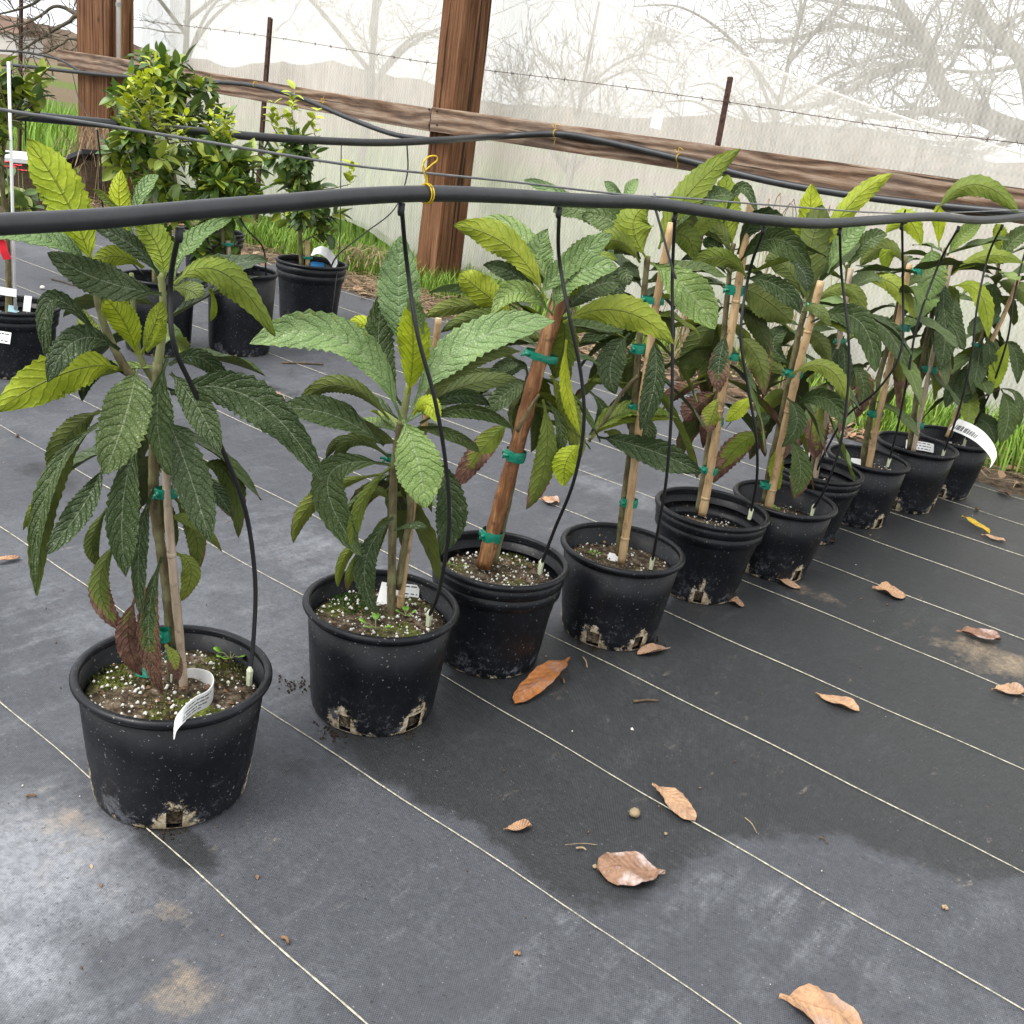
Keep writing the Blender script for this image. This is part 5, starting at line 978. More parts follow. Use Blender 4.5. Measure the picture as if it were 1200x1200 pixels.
citrus(cA, cloud(160, 185, 45, 50, 14, 11, .14)+cloud(200, 230, 40, 40, 9, 12, .12)+[(178, 100, 0, 1), (176, 135, 0, 1), (168, 118, 0, 1), (150, 132, 0, 1), (158, 120, .02, 1), (190, 140, 0, 1), (200, 165, 0, 1), (165, 155, 0, 1), (185, 155, 0, 1), (148, 150, 0, 1)], 'citrus tree with bright yellow-green shoots in the partly hidden pot', 52, [(182, 335), (180, 280), (178, 220), (174, 160)], .068, 16, mid=.6)
citrus(cB, cloud(250, 190, 50, 38, 17, 21, .15)+cloud(235, 250, 52, 44, 15, 22, .15)+cloud(290, 215, 28, 35, 8, 23, .12)+[(275, 305, -.05, 0), (215, 165, 0, 1), (250, 165, 0, 1), (270, 172, 0, 1), (262, 158, 0, 1)], 'bushy citrus tree in the tall pot behind the nearest loquat', 53, [(264, 326), (262, 290), (258, 250), (252, 200)], .070, 16, mid=.4)
citrus(cC, cloud(345, 190, 45, 40, 16, 31, .15)+cloud(348, 245, 55, 36, 14, 32, .15)+cloud(395, 255, 22, 26, 5, 33, .1)+[(342, 130, 0, 1), (340, 150, 0, 1), (318, 145, 0, 1), (325, 160, 0, 1), (368, 155, 0, 1), (410, 216, 0, 1)], 'citrus tree with a pale yellow top shoot in the ridged pot', 54, [(354, 318), (352, 285), (350, 240), (346, 180)], .070, 15, mid=.45)
citrus(cD, [(40, 80, 0, 0), (55, 82, 0, 0), (30, 95, 0, 0), (20, 112, 0, 0), (8, 100, 0, 0), (35, 118, 0, 0), (0, 75, .02, 0), (-8, 130, 0, 0), (0, 160, 0, 0), (-15, 110, 0, 0), (10, 140, 0, 0), (-20, 150, 0, 0), (-10, 185, 0, 0), (-30, 90, 0, 0)], 'young citrus tree at left edge tied to a thin white stake', 55, [(10, 372), (10, 330), (8, 270), (2, 200), (10, 140)], .058, 11, mid=.7)
citrus(cE, [(5, 215, 0, 0), (18, 228, 0, 0), (40, 235, 0, 0), (0, 200, 0, 0), (28, 245, -.1, 0), (-10, 225, 0, 0), (5, 245, -.1, 0), (-20, 205, 0, 0)], 'low broad-leaved plant in the far pot at left edge', 56, [(22, 236), (18, 228), (15, 222)], .10, 5, mid=.3)

# ================================================================== IRRIGATION HOSES, TUBES, TIES
ra, rb_ = Vector((-1.06, .734, 0)), Vector((-.84, 3.5, 0)); rd = (rb_-ra).normalized(); rn = Vector((rd.y, -rd.x, 0))
def row(px, py, off=0.0): return on_plane(px, py, ra, rn, off+.09)
def hose(name, pts, r, label, mat='hose', cat='hose', n=10): 
    P = spline(pts, n); b = MB(); b.tube(P, r, 14); return tag(b.build(name, M[mat]), label, cat)
ff = [(-140, 272), (0, 263), (120, 256), (240, 245), (340, 237), (420, 230), (500, 227), (580, 229), (680, 235), (760, 238), (830, 248), (890, 257), (960, 262), (1030, 258), (1090, 254), (1150, 258), (1200, 254), (1240, 252)]
hose('irrigation_hose', [row(x, y) for x, y in ff], .0104, 'thick black hose running across the front row of loquats')
cableP = [row(x, y, -.004) for x, y in ((-60, 118), (30, 133), (130, 148), (240, 166), (400, 192), (500, 203), (600, 213), (730, 228), (800, 232), (900, 240), (1058, 250), (1200, 246))]
hose('support_cable', cableP, .0016, 'thin grey support cable above the front black hose', 'wire', 'cable')
cx_ = -3.33
def rowc(px, py): return on_plane(px, py, Vector((cx_, 2.4, 0)), Vector((1, .05, 0)).normalized())
hose('irrigation_hose', [rowc(x, y) for x, y in ((-60, 128), (30, 136), (150, 147), (300, 160), (400, 166), (460, 167), (520, 164))]+[atY(585, 160, RAIL_Y-.12), atY(650, 157, RAIL_Y-.045), atY(700, 164, RAIL_Y-.036), atY(800, 187, RAIL_Y-.036), atY(900, 212, RAIL_Y-.036), atY(1000, 229, RAIL_Y-.036), atY(1100, 241, RAIL_Y-.036), atY(1220, 252, RAIL_Y-.036)], .0155, 'black hose from the citrus row running on along the rail')
hose('irrigation_hose', [atY(x, y, 4.25) for x, y in ((-40, 72), (30, 78), (85, 84), (160, 91), (250, 96), (300, 101), (350, 114), (410, 139), (460, 157), (505, 164))], .0135, 'upper black hose sagging past the grey weathered rail')
hose('irrigation_hose', [atY(x, y, 4.28) for x, y in ((-40, 58), (15, 60), (45, 64), (72, 71), (95, 84), (110, 89))], .0085, 'thin black hose joining the upper hose by the far left post')
def dropper(pts, r, label, end=None, n=8):
    P = spline(pts, n); root = empty('drip_tube', P[0]); tag(root, label, 'drip tube', 'drip tubes'); b = MB(); b.tube([p-P[0] for p in P], r, 8); b.build('tube', M['tube'], root)
    b = MB(); b.tube([Vector((0, 0, .004)), Vector((0, 0, -.008)), Vector((0, 0, -.012))], [.0045, .0045, .0032], 8); b.build('barb_fitting', M['tube'], root)
    if end:
        e = P[-1]-P[0]; b = MB(); b.tube([e+Vector((0, 0, .012)), e+Vector((0, 0, .008)), e+Vector((0, 0, .006)), e+Vector((0, 0, -.018))], [.0018, .0038, .0050, .0042], 6); b.build('emitter', M['emitter'], root, False)
def dr(i, pts, label, offs=None):
    c = PB[i]; n = facing(c); k = len(pts); p0 = row(*pts[0])-Vector((0, 0, .006)); o0 = (p0-c).dot(n); o1 = 0.0
    P = [p0]
    for q in range(1, k):
        t = q/(k-1); o = (offs[q] if offs else o0*(1-t)**1.5-.045*math.sin(t*math.pi)); P.append(on_plane(pts[q][0], pts[q][1], c, n, o))
    P[-1].z = max(P[-1].z, POTS[i][7]+.028); dropper(P, .0031, label, True)
dr(0, [(210, 264), (200, 330), (203, 400), (226, 455), (262, 530), (288, 600), (299, 680), (297, 750), (292, 800)], 'black drip tube bowing down to the nearest pot', [0, -.05, -.06, -.03, .0, .02, .02, .01, .0])
dr(1, [(471, 236), (477, 310), (489, 390), (510, 470), (523, 550), (526, 620), (515, 690), (501, 738)], 'black drip tube dropping in front of the second loquat', [0, -.10, -.12, -.12, -.10, -.08, -.05, -.02])
dr(2, [(656, 241), (655, 300), (667, 370), (681, 440), (684, 500), (672, 565), (650, 620), (634, 662)], 'black drip tube dropping in front of the third loquat', [0, -.08, -.10, -.09, -.08, -.06, -.02, .0])
dr(3, [(792, 248), (788, 320), (788, 400), (787, 480), (781, 560), (772, 615), (763, 664)], 'straight black drip tube to the fourth pot', [0, -.09, -.10, -.10, -.08, -.05, -.01])
dr(4, [(896, 264), (878, 320), (868, 390), (876, 450), (886, 510), (887, 560), (880, 600)], 'curved black drip tube to the fifth pot', [0, -.06, -.09, -.09, -.08, -.04, .0])
dr(5, [(985, 266), (986, 320), (994, 390), (994, 450), (985, 520), (968, 570), (953, 596)], 'black drip tube slanting to the sixth pot', [0, -.06, -.08, -.08, -.08, -.05, .0])
dr(6, [(1058, 260), (1058, 340), (1056, 410), (1030, 455), (990, 490), (962, 540), (955, 560)], 'black drip tube swinging left to the seventh pot', [0, -.05, -.07, -.06, -.03, -.01, .0])
dr(7, [(1124, 264), (1100, 310), (1075, 380), (1064, 440), (1052, 500), (1042, 540)], 'black drip tube dropping to the eighth pot', [0, -.04, -.07, -.06, -.03, -.0])
dr(8, [(1175, 262), (1158, 300), (1145, 360), (1138, 420), (1124, 480), (1106, 530)], 'black drip tube arching to the ninth pot', [0, -.04, -.07, -.07, -.05, .0])
dr(9, [(1215, 260), (1200, 300), (1188, 350), (1180, 400), (1158, 465), (1131, 517)], 'black drip tube at right edge reaching the last pot', [0, -.05, -.08, -.08, -.04, .0])
def free_tube(pts, label, r=.0032):
    P = spline(pts, 8); b = MB(); b.tube(P, r, 6); tag(b.build('drip_tube', M['tube']), label, 'drip tube', 'drip tubes')
free_tube([rowc(114, 152), rowc(118, 190), rowc(121, 245), on_plane(140, 290, cA, facing(cA)), on_plane(168, 322, cA, facing(cA))], 'black drip tube hanging left of the yellow citrus shoots')
free_tube([rowc(226, 155), rowc(236, 190), rowc(240, 230), on_plane(245, 290, cB, facing(cB), -.06), on_plane(258, 325, cB, facing(cB), -.05)], 'black drip tube hanging through the bushy citrus')
free_tube([rowc(316, 162), rowc(300, 190), rowc(270, 216), on_plane(285, 262, cB, facing(cB), -.08), on_plane(308, 290, cB, facing(cB), -.02), on_plane(312, 324, cB, facing(cB), .0)], 'black drip tube crossing between the two right citrus trees')
free_tube([rowc(400, 168), rowc(399, 230), rowc(398, 285), on_plane(392, 345, cC, facing(cC), -.16), on_plane(386, 386, cC, facing(cC), -.17)], 'thin black tube hanging straight beside the ridged citrus pot', .002)
free_tube([rowc(477, 169), rowc(477, 205), rowc(462, 245), rowc(425, 275), on_plane(395, 300, cC, facing(cC), -.03), on_plane(386, 318, cC, facing(cC), -.02)], 'black drip tube curving left into the ridged citrus pot')
free_tube([atY(85, 86, 4.24), atY(92, 115, 4.1), atY(105, 140, 3.8), atY(122, 170, 3.4)], 'black drip tube from the upper hose by the far left post')
free_tube([rowc(30, 140), rowc(31, 170), rowc(42, 205), on_plane(46, 235, cE, facing(cE))], 'black drip tube hanging at far left')
free_tube([atY(14, 64, 4.27), atY(16, 90, 4.2), atY(17, 130, 4.1)], 'thin black tube below the upper left hose', .0025)
def twine(c, r, label, tails, axis):
    b = MB(); axis = axis.normalized(); u = axis.orthogonal().normalized(); v = axis.cross(u)
    for s_ in (-.002, .002): b.tube([c+axis*s_+(u*math.cos(a)+v*math.sin(a))*r for a in np.linspace(0, 2*math.pi*.99, 18)], .0009, 5)
    for t in tails: b.tube(spline(t, 5), .0010, 5)
    tag(b.build('twine_tie', M['twine']), label, 'twine')
hp = row(500, 227); hd_ = row(505, 227)-row(495, 227)
twine(hp, .0125, 'yellow twine loop tying the front hose to its cable', [[row(501, 218), row(500, 205, -.004), row(496, 192, .0), row(502, 184), row(511, 183), row(512, 188), row(506, 193), row(498, 200)], [row(501, 218), row(497, 203), row(495, 196), row(498, 188)]], hd_)
for (x, y, l, yo) in ((651, 156, 'yellow twine tying the hose to the rail right of the middle post', RAIL_Y-.05), (795, 185, 'yellow twine hanging on the rail above the fourth loquat', RAIL_Y-.04)):
    p = atY(x, y, yo); twine(p, .018, l, [[atY(x, y-6, yo), atY(x+1, y-12, yo), atY(x+6, y-9, yo)], [atY(x, y+5, yo), atY(x-2, y+14, yo)], [atY(x-1, y-6, yo), atY(x-4, y-10, yo)]], Vector((1, 0, 0)))
p = atY(299, 99, 4.24); twine(p, .016, 'yellow twine tying the upper hose beside the rusty stake', [[p, p+Vector((.01, 0, .02))]], Vector((1, 0, -.1)))
p = atY(378, 118, 4.27); twine(p, .012, 'yellow twine on the grey rail above the sagging hose', [[p, p+Vector((.01, 0, .025))], [p, p+Vector((0, 0, -.03))]], Vector((1, 0, -.1)))
# zip tie hanging from the front hose
b = MB(); pz = row(769, 239); b.tube([row(767, 226), row(772, 238)-Vector((0, .014, 0)), row(773, 247)], .0022, 6); b.tube(spline([row(773, 244)-Vector((0, .014, 0)), row(783, 272)-Vector((0, .02, 0)), row(797, 310)-Vector((0, .03, 0)), row(802, 326)-Vector((0, .03, 0))], 5), .0030, 5, True, 0, None, .4)
tag(b.build('cable_tie', M['wire']), 'grey cable tie with long tail hanging from the front hose', 'cable tie')
b = MB(); b.tube(spline([row(1061, 246), row(1066, 252)-Vector((.012, .0, 0)), row(1063, 260), row(1060, 262)], 5), .002, 6); tag(b.build('cable_tie', M['tube']), 'small black tie round the front hose near its right end', 'cable tie')

# ================================================================== TAGS, TAPES, SMALL THINGS IN POTS
def ribbon(name, pts, wvec, mat, label, cat, lines=(), thick=.0006, group=None):
    P = spline(pts, 8); n = len(P); b = MB(); vs = []; 
    nrm = []
    for k, p in enumerate(P):
        t = (P[min(k+1, n-1)]-P[max(k-1, 0)]).normalized(); w_ = Vector(wvec if not callable(wvec) else wvec(k/(n-1))); nn = t.cross(w_).normalized()*thick; nrm.append(nn); vs += [p-w_+nn, p+w_+nn, p+w_-nn, p-w_-nn]
    fs = []
    for k in range(n-1):
        for q in range(4): fs.append((4*k+q, 4*k+(q+1) % 4, 4*k+4+(q+1) % 4, 4*k+4+q))
    fs += [(3, 2, 1, 0), (4*n-4, 4*n-3, 4*n-2, 4*n-1)]; b.add(vs, fs); o = b.build(name, M[mat], smooth=False); tag(o, label, cat, group)
    for (t0, t1, s0, hh, sgn) in lines:
        k0, k1 = int(t0*(n-1)), int(t1*(n-1)); lb = MB(); rg = random.Random(int(t0*100+s0*10))
        for k in range(k0, k1):
            w_ = Vector(wvec if not callable(wvec) else wvec(k/(n-1)))
            for sub in range(3):
                if rg.random() < .22: continue
                a = P[k].lerp(P[k+1], sub/3+.03); c = P[k].lerp(P[k+1], sub/3+.27); nn = nrm[k]*sgn*1.5
                lb.add([a+w_*(s0-hh)+nn, c+w_*(s0-hh)+nn, c+w_*(s0+hh*rg.uniform(.3, 1))+nn, a+w_*(s0+hh*rg.uniform(.3, 1))+nn], [(0, 1, 2, 3)])
        if lb.v: lb.build('printed_line', M['ink'], o, False)
    return o
c1 = PB[0]; n1_ = facing(c1); sz = POTS[0][7]+.005
def S1(px, py, z): return G(px, py, z)
ribbon('plant_tag', [S1(200, 800, .160), S1(222, 793, .163), S1(243, 796, .168), S1(250, 806, .172), S1(244, 818, .178), S1(229, 826, .196), S1(215, 838, .204), S1(207, 848, .196), S1(204, 858, .185)], lambda t: Vector((0, 0, .0135)).lerp(Vector((-.006, .004, .006)), max(0, t*1.6-.6)), 'tag', 'curled white printed tag hanging over the nearest pot rim', 'plant tag', [(.48, .72, .55, .10, s) for s in (1, -1)]+[(.50, .76, .15, .10, s) for s in (1, -1)]+[(.52, .78, -.25, .10, s) for s in (1, -1)]+[(.58, .78, -.6, .09, s) for s in (1, -1)])
def card(px, py, z, w_, h_, yaw, tilt, label, mat='tag', lines=0, name='plant_tag', cat='plant tag', c=None):
    p = G(px, py, z) if c is None else c; root = empty(name, p); tag(root, label, cat); rot = Matrix.Rotation(yaw, 3, 'Z') @ Matrix.Rotation(tilt, 3, 'X'); root.rotation_euler = rot.to_euler()
    b = MB(); n = 8; vs = []
    for k in range(n+1):
        x = -w_/2+w_*k/n; bz = .12*w_*(1-(2*k/n-1)**2)*.5
        for yy in (-h_/2, h_/2): vs += [(x, yy, bz), (x, yy, bz-.0008)]
    fs = []
    for k in range(n): a = 4*k; fs += [(a, a+4, a+6, a+2), (a+1, a+3, a+7, a+5), (a, a+1, a+5, a+4), (a+2, a+6, a+7, a+3)]
    fs += [(0, 2, 3, 1), (4*n, 4*n+1, 4*n+3, 4*n+2)]; b.add(vs, fs); b.build('card', M[mat], root, False)
    rg = random.Random(int(px*py))
    for q in range(lines):
        lb = MB(); yy = h_*(.30-.6*q/max(1, lines-1)); x = -w_*.42
        while x < w_*.38:
            L = rg.uniform(.004, .012); x1 = min(x+L, w_*.42); zz = lambda x_: .12*w_*(1-(2*x_/w_)**2)*.5+.0006
            lb.add([(x, yy-h_*.04, zz(x)), (x1, yy-h_*.04, zz(x1)), (x1, yy+h_*.05, zz(x1)), (x, yy+h_*.05, zz(x))], [(0, 1, 2, 3)]); x = x1+rg.uniform(.0015, .004)
        lb.build('printed_line', M['ink'], root, False)
    return root
card(456, 700, .165, .03, .05, .5, .9, 'white tag stub standing behind the second loquat stem', c=G(453, 700, .178))
card(475, 692, .185, .040, .022, .75, .9, 'white tag leaning in the second pot', c=G(478, 692, .178), lines=2)
card(577, 655, .18, .010, .035, .6, 1.3, 'white tag sliver beside the thick cane in the third pot', c=G(577, 652, .185))
card(719, 655, .16, .026, .022, .3, .9, 'white tag beside the cane in the fourth pot', c=G(719, 655, .158))
card(813, 595, .16, .018, .010, .3, .3, 'small white tag scrap in the fifth pot', c=G(814, 595, .150))
card(944, 540, .2, .022, .040, .6, 1.2, 'white pointed tag tied to a small twig in the seventh pot', c=G(944, 536, .19))
card(1003, 540, .2, .030, .024, .7, 1.0, 'white tag behind the cane in the eighth pot', c=G(1003, 542, .172))
card(1077, 523, .2, .088, .030, .58, .95, 'wide white printed tag in the ninth pot', lines=3, c=G(1078, 523, .178))
ribbon('plant_tag', [G(1118, 497, .26), G(1133, 503, .265), G(1148, 512, .26), G(1160, 525, .245), G(1165, 537, .225), G(1161, 547, .205)], lambda t: Vector((.006, .012, .016))*(1.1-.9*t*t), 'tag', 'long curved white tag with black lettering at the last pot', 'plant tag', [(.05, .38, -.2, .45, 1), (.05, .38, -.2, .45, -1)], .0007)
card(290, 322, .25, .085, .035, .6, .5, 'broad white tag lying on the tall citrus pot rim', c=G(287, 318, .262))
ribbon('plant_tag', [G(366, 296, .27), G(375, 293, .30), G(385, 298, .305), G(392, 308, .285), G(393, 314, .27)], lambda t: Vector((.004, .006, .018)), 'tag', 'curved white tag in the ridged citrus pot', 'plant tag')
b = MB(); pb_ = on_plane(372, 312, cC, facing(cC), -.03); b.tube([pb_-Vector((0, 0, .014)), pb_+Vector((0, 0, .014))], .03, 24, False); b.tube([pb_+Vector((0, 0, .0139)), pb_-Vector((0, 0, .0139))], .027, 24, False)
tag(b.build('tape_ring', M['blue']), 'bright blue tape ring beside the stem in the ridged pot', 'tape')
def up_stake(px, py, qx, qy, c, r, mat, label, name='plant_stake', cat='plant stake', off=0.0, tie=None):
    P0 = on_plane(px, py, c, facing(c), off); P1 = on_plane(qx, qy, c, facing(c), off); root = empty(name, P0); tag(root, label, cat); b = MB(); b.tube([Vector((0, 0, 0)), (P1-P0)*.5, P1-P0], r, 8); b.build('rod', M[mat], root)
    if tie: b = MB(); cc = on_plane(tie[0], tie[1], c, facing(c), off)-P0; tie_band(b, cc, P1-P0, max(r*1.8, .012), .012, .012, (P1-P0).cross(facing(c)), 5, facing(c)); b.build('tie', M['tie'], root)
up_stake(18, 362, 10, 72, cD, .0048, 'pvc', 'thin white plastic stake at the left edge', off=-.04)
up_stake(361, 322, 360, 282, cC, .010, 'cane_tan', 'short tan stake in the ridged citrus pot', off=-.02, tie=(361, 302))
up_stake(270, 330, 267, 282, cB, .009, 'cane_grey', 'short grey stake in the tall citrus pot', off=-.02, tie=(268, 286))
up_stake(945, 545, 952, 490, PB[6], .0022, 'twig', 'thin twig holding the white tag in the seventh pot', 'twig', 'twig', -.05)
card(0, 372, .2, .055, .035, .6, 1.25, 'white sticker tag on the wall of the pot at left edge', lines=2, c=on_plane(2, 395, cD, facing(cD), -.143))
card(33, 356, .2, .022, .05, .8, 1.1, 'white tag standing in the pot at left edge', c=on_plane(32, 356, cD, facing(cD), -.03))
card(8, 345, .2, .085, .024, .55, 1.45, 'white strip label tied across the stem at left edge', c=on_plane(4, 341, cD, facing(cD), -.03))
card(14, 363, .2, .03, .02, .6, 1.3, 'pale blue tape round the stem foot at left edge', 'pale_blue', 0, 'tape_wrap', 'tape', on_plane(15, 362, cD, facing(cD), -.035))
ribbon('ribbon', [on_plane(x, y, cD, facing(cD), -.06) for x, y in ((-6, 278), (2, 284), (5, 295), (9, 304))], lambda t: Vector((.012, .006, .004)), 'red', 'red ribbon tied to the stem at left edge', 'ribbon')
# red flowers and white board beyond the left plants
for k, (px, py) in enumerate(((2, 196), (8, 191), (14, 197), (21, 195), (26, 201), (-4, 192))):
    p = on_plane(px, py, cE, facing(cE), -.12+.02*k); root = empty('flower', p); tag(root, 'small red flower at left edge beside the white board', 'flower', 'red flowers at left edge')
    for q in range(5):
        a = q*1.257+k; d = Vector((math.cos(a), math.sin(a), .35)).normalized()*.022; s = Vector((-math.sin(a), math.cos(a), 0))*.012; b = MB(); b.add([Vector((0, 0, 0)), d*.6+s, d, d*.6-s, d*.6+Vector((0, 0, .004))], [(0, 3, 4), (0, 4, 1), (1, 4, 2), (4, 3, 2)]); b.build('petal', M['red'], root)
    b = MB(); b.tube([Vector((0, 0, 0)), Vector((.004, 0, -.10)), Vector((.0, 0, -.2))], .0018, 5); b.build('stem', M['shoot'], root)
pb1 = G(22, 188, .32); root = empty('board', (pb1.x, pb1.y, 0)); tag(root, 'white board on blocks in the grass at far left', 'board'); b = MB(); b.box((0, 0, .34), (.24, -.05, 0), (.05, .20, 0), (0, 0, .012)); b.build('panel', M['board'], root, False)
for s in (-1, 1): b = MB(); b.box((s*.15, 0, .164), (.06, 0, 0), (0, .2, 0), (0, 0, .164)); b.build('block', M['twig'], root, False)
pb2 = G(78, 178, .30); root = empty('plank', (pb2.x, pb2.y, 0)); tag(root, 'dark plank propped in the grass left of the far left post', 'plank'); b = MB(); b.box((0, 0, .22), (.30, .05, .12), (-.03, .12, 0), (0, 0, .015)); b.build('panel', M['ink'], root, False); b = MB(); b.box((.24, .04, .138), (.03, 0, 0), (0, .05, 0), (0, 0, .138)); b.build('block', M['twig'], root, False)

# weeds in pots
def seedling(p, r, n, label, seed, mat='shoot'):
    rg = random.Random(seed); root = empty('seedling', p); tag(root, label, 'weed')
    for k in range(n):
        a = k*6.28/n+rg.random(); d = Vector((math.cos(a), math.sin(a), .55)).normalized()*r; b = MB(); b.tube([Vector((0, 0, 0)), d*.5+Vector((0, 0, r*.1)), d*.75], .0009, 5, False); b.build('stem', M['shoot'], root)
        s = Vector((-math.sin(a), math.cos(a), 0)); e = d*.7; vs = [e+d*.55*(1-math.cos(q))*.5+s*math.sin(q)*r*.24+Vector((0, 0, .002*math.sin(q)**2)) for q in np.linspace(0, 6.28, 12, endpoint=False)]; vs = vs+[v-Vector((0, 0, .0008)) for v in vs]
        b = MB(); b.add(vs, [tuple(range(12)), tuple(range(23, 11, -1))]+[(i, 12+i, 12+(i+1) % 12, (i+1) % 12) for i in range(12)]); b.build('leaf', M['weed_leaf'], root)
M['weed_leaf'] = m_simple('weed_leaf', (.16, .34, .03), .5, .4, .2, 80)
seedling(G(440, 737, POTS[1][7]+.006), .026, 4, 'round-leaved green seedling at the front of the second pot', 1); seedling(G(475, 722, POTS[1][7]+.006), .016, 5, 'tiny grey-green seedling right of the second stem', 2)
seedling(G(270, 772, POTS[0][7]+.006), .024, 6, 'small green weed at the right inside the nearest pot', 3); seedling(G(815, 588, POTS[4][7]+.006), .018, 4, 'small green seedling in the fifth pot', 4); seedling(G(905, 598, POTS[5][7]+.006), .016, 6, 'small green weed in the sixth pot', 5)
seedling(G(696, 651, POTS[3][7]+.006), .012, 5, 'tiny green weed in the fourth pot', 6); seedling(G(984, 545, POTS[7][7]+.006), .03, 3, 'green seedling left of the cane in the eighth pot', 7); seedling(G(535, 665, POTS[2][7]+.006), .016, 2, 'small green seedling at the left of the third pot', 8)
def moss_pad(c, r, n, label, seed, mat):
    rg = random.Random(seed); b = MB()
    for _ in range(n):
        a = rg.uniform(0, 6.28); q = r*math.sqrt(rg.random()); p = c+Vector((q*math.cos(a), q*math.sin(a)*.8, 0)); h = rg.uniform(.003, .009)*(1-.5*q/r); d = Vector((rg.gauss(0, .5), rg.gauss(0, .5), 1)).normalized()*h; s = Vector((rg.gauss(0, 1), rg.gauss(0, 1), 0)).normalized()*.0011
        b.add([p-s, p+s, p+d], [(0, 1, 2)], 0, (rg.uniform(0, .6), 0, 0, 1))
    tag(b.build('moss', mat), label, None, None, 'stuff')
M['moss'] = mk_blade('moss', (.02, .05, .008), (.06, .13, .012), (.14, .20, .03)); M['moss_y'] = mk_blade('moss_yellow', (.05, .06, .010), (.14, .15, .025), (.26, .25, .06))
moss_pad(G(420, 712, POTS[1][7]+.003), .055, 2200, 'bright green moss at the left in the second pot', 1, M['moss'])
moss_pad(G(150, 800, POTS[0][7]+.003), .06, 1200, 'yellow-green moss at the left in the nearest pot', 2, M['moss_y']); moss_pad(G(200, 828, POTS[0][7]+.003), .05, 900, 'mossy patch at the front in the nearest pot', 3, M['moss_y']); moss_pad(G(255, 785, POTS[0][7]+.003), .05, 800, 'moss under the tag in the nearest pot', 4, M['moss_y']); moss_pad(G(590, 655, POTS[2][7]+.003), .06, 700, 'thin moss in the third pot', 5, M['moss_y'])
b = MB(); p = G(168, 788, POTS[0][7]+.012); b.box(p, (.011, .004, .002), (-.001, .003, .006), (0, .0004, 0)); tag(b.build('tape_scrap', M['tie'], smooth=False), 'green tape scrap lying on the soil in the nearest pot', 'tape scrap')

# ================================================================== FALLEN LEAVES AND BITS ON THE MAT
def fallen(x0, y0, x1, y1, wpx, tone, grey, label, seed, curl=.5, lift=.004, cat='leaf'):
    a = G(x0, y0, .007); c = G(x1, y1, .007); mid = (a+c)/2; dep = (mid-CAM).dot(FW); L = (c-a).length; sight = facing(mid)
    T = (c-a).normalized(); S = Vector((-T.y, T.x, 0)); wid = 1.35*wpx*dep/FPX/max(.35, abs(S.dot(_r0))+abs(S.dot(sight))*.42)
    rg = random.Random(seed); n, m = 18, 7; vs = []; uv = []; ph = rg.uniform(0, 6)
    for i in range(n+1):
        t = i/n; tp = max(0, (t-.10)/.90); hw = max((tp**.7)*((1-tp)**.55)*1.75*wid*.5 if 0 < tp < 1 else 0, .0012)
        hw *= 1+rg.uniform(-.07, .07); P = a+(c-a)*t+S*math.sin(t*3+ph)*L*.04
        for j in range(m):
            q = -1+2*j/(m-1); z = .0065+curl*hw*abs(q)**1.6*(.75+.4*math.sin(t*4+ph))+.06*wid*max(0, math.sin(t*9+q*3+ph))+lift*math.sin(t*math.pi*.9+.3)*(1+math.sin(ph))*.5*(1-abs(q)*.5)
            vs.append(P+S*hw*q*math.cos(curl*abs(q)*.8)+Vector((0, 0, max(0, z-.0065)))); uv.append((t, j/(m-1)))
    o = mid.copy(); o.z = 0.0055; nv = len(vs); V = [tuple(v-o) for v in vs]+[tuple(v-o-Vector((0, 0, .0007))) for v in vs]; F = []
    for i in range(n):
        for j in range(m-1): q = (i*m+j, i*m+j+1, (i+1)*m+j+1, (i+1)*m+j); F += [q, tuple(nv+x for x in q[::-1])]
    me = bpy.data.meshes.new('fallen_leaf'); me.from_pydata(V, [], F); me.materials.append(M['dead']); me.polygons.foreach_set('use_smooth', [True]*len(F))
    ul = me.uv_layers.new(name='UVMap'); li = np.zeros(len(me.loops), dtype=np.int32); me.loops.foreach_get('vertex_index', li); ul.data.foreach_set('uv', np.array(uv+uv, dtype=np.float32)[li].ravel())
    at = me.color_attributes.new('lc', 'FLOAT_COLOR', 'POINT'); at.data.foreach_set('color', np.tile(np.array([tone, grey, 0, 1], dtype=np.float32), 2*nv))
    ob = bpy.data.objects.new('fallen_leaf', me); ob.location = o; C.objects.link(ob); tag(ob, label, cat, 'dead leaves on the weed mat'); return ob
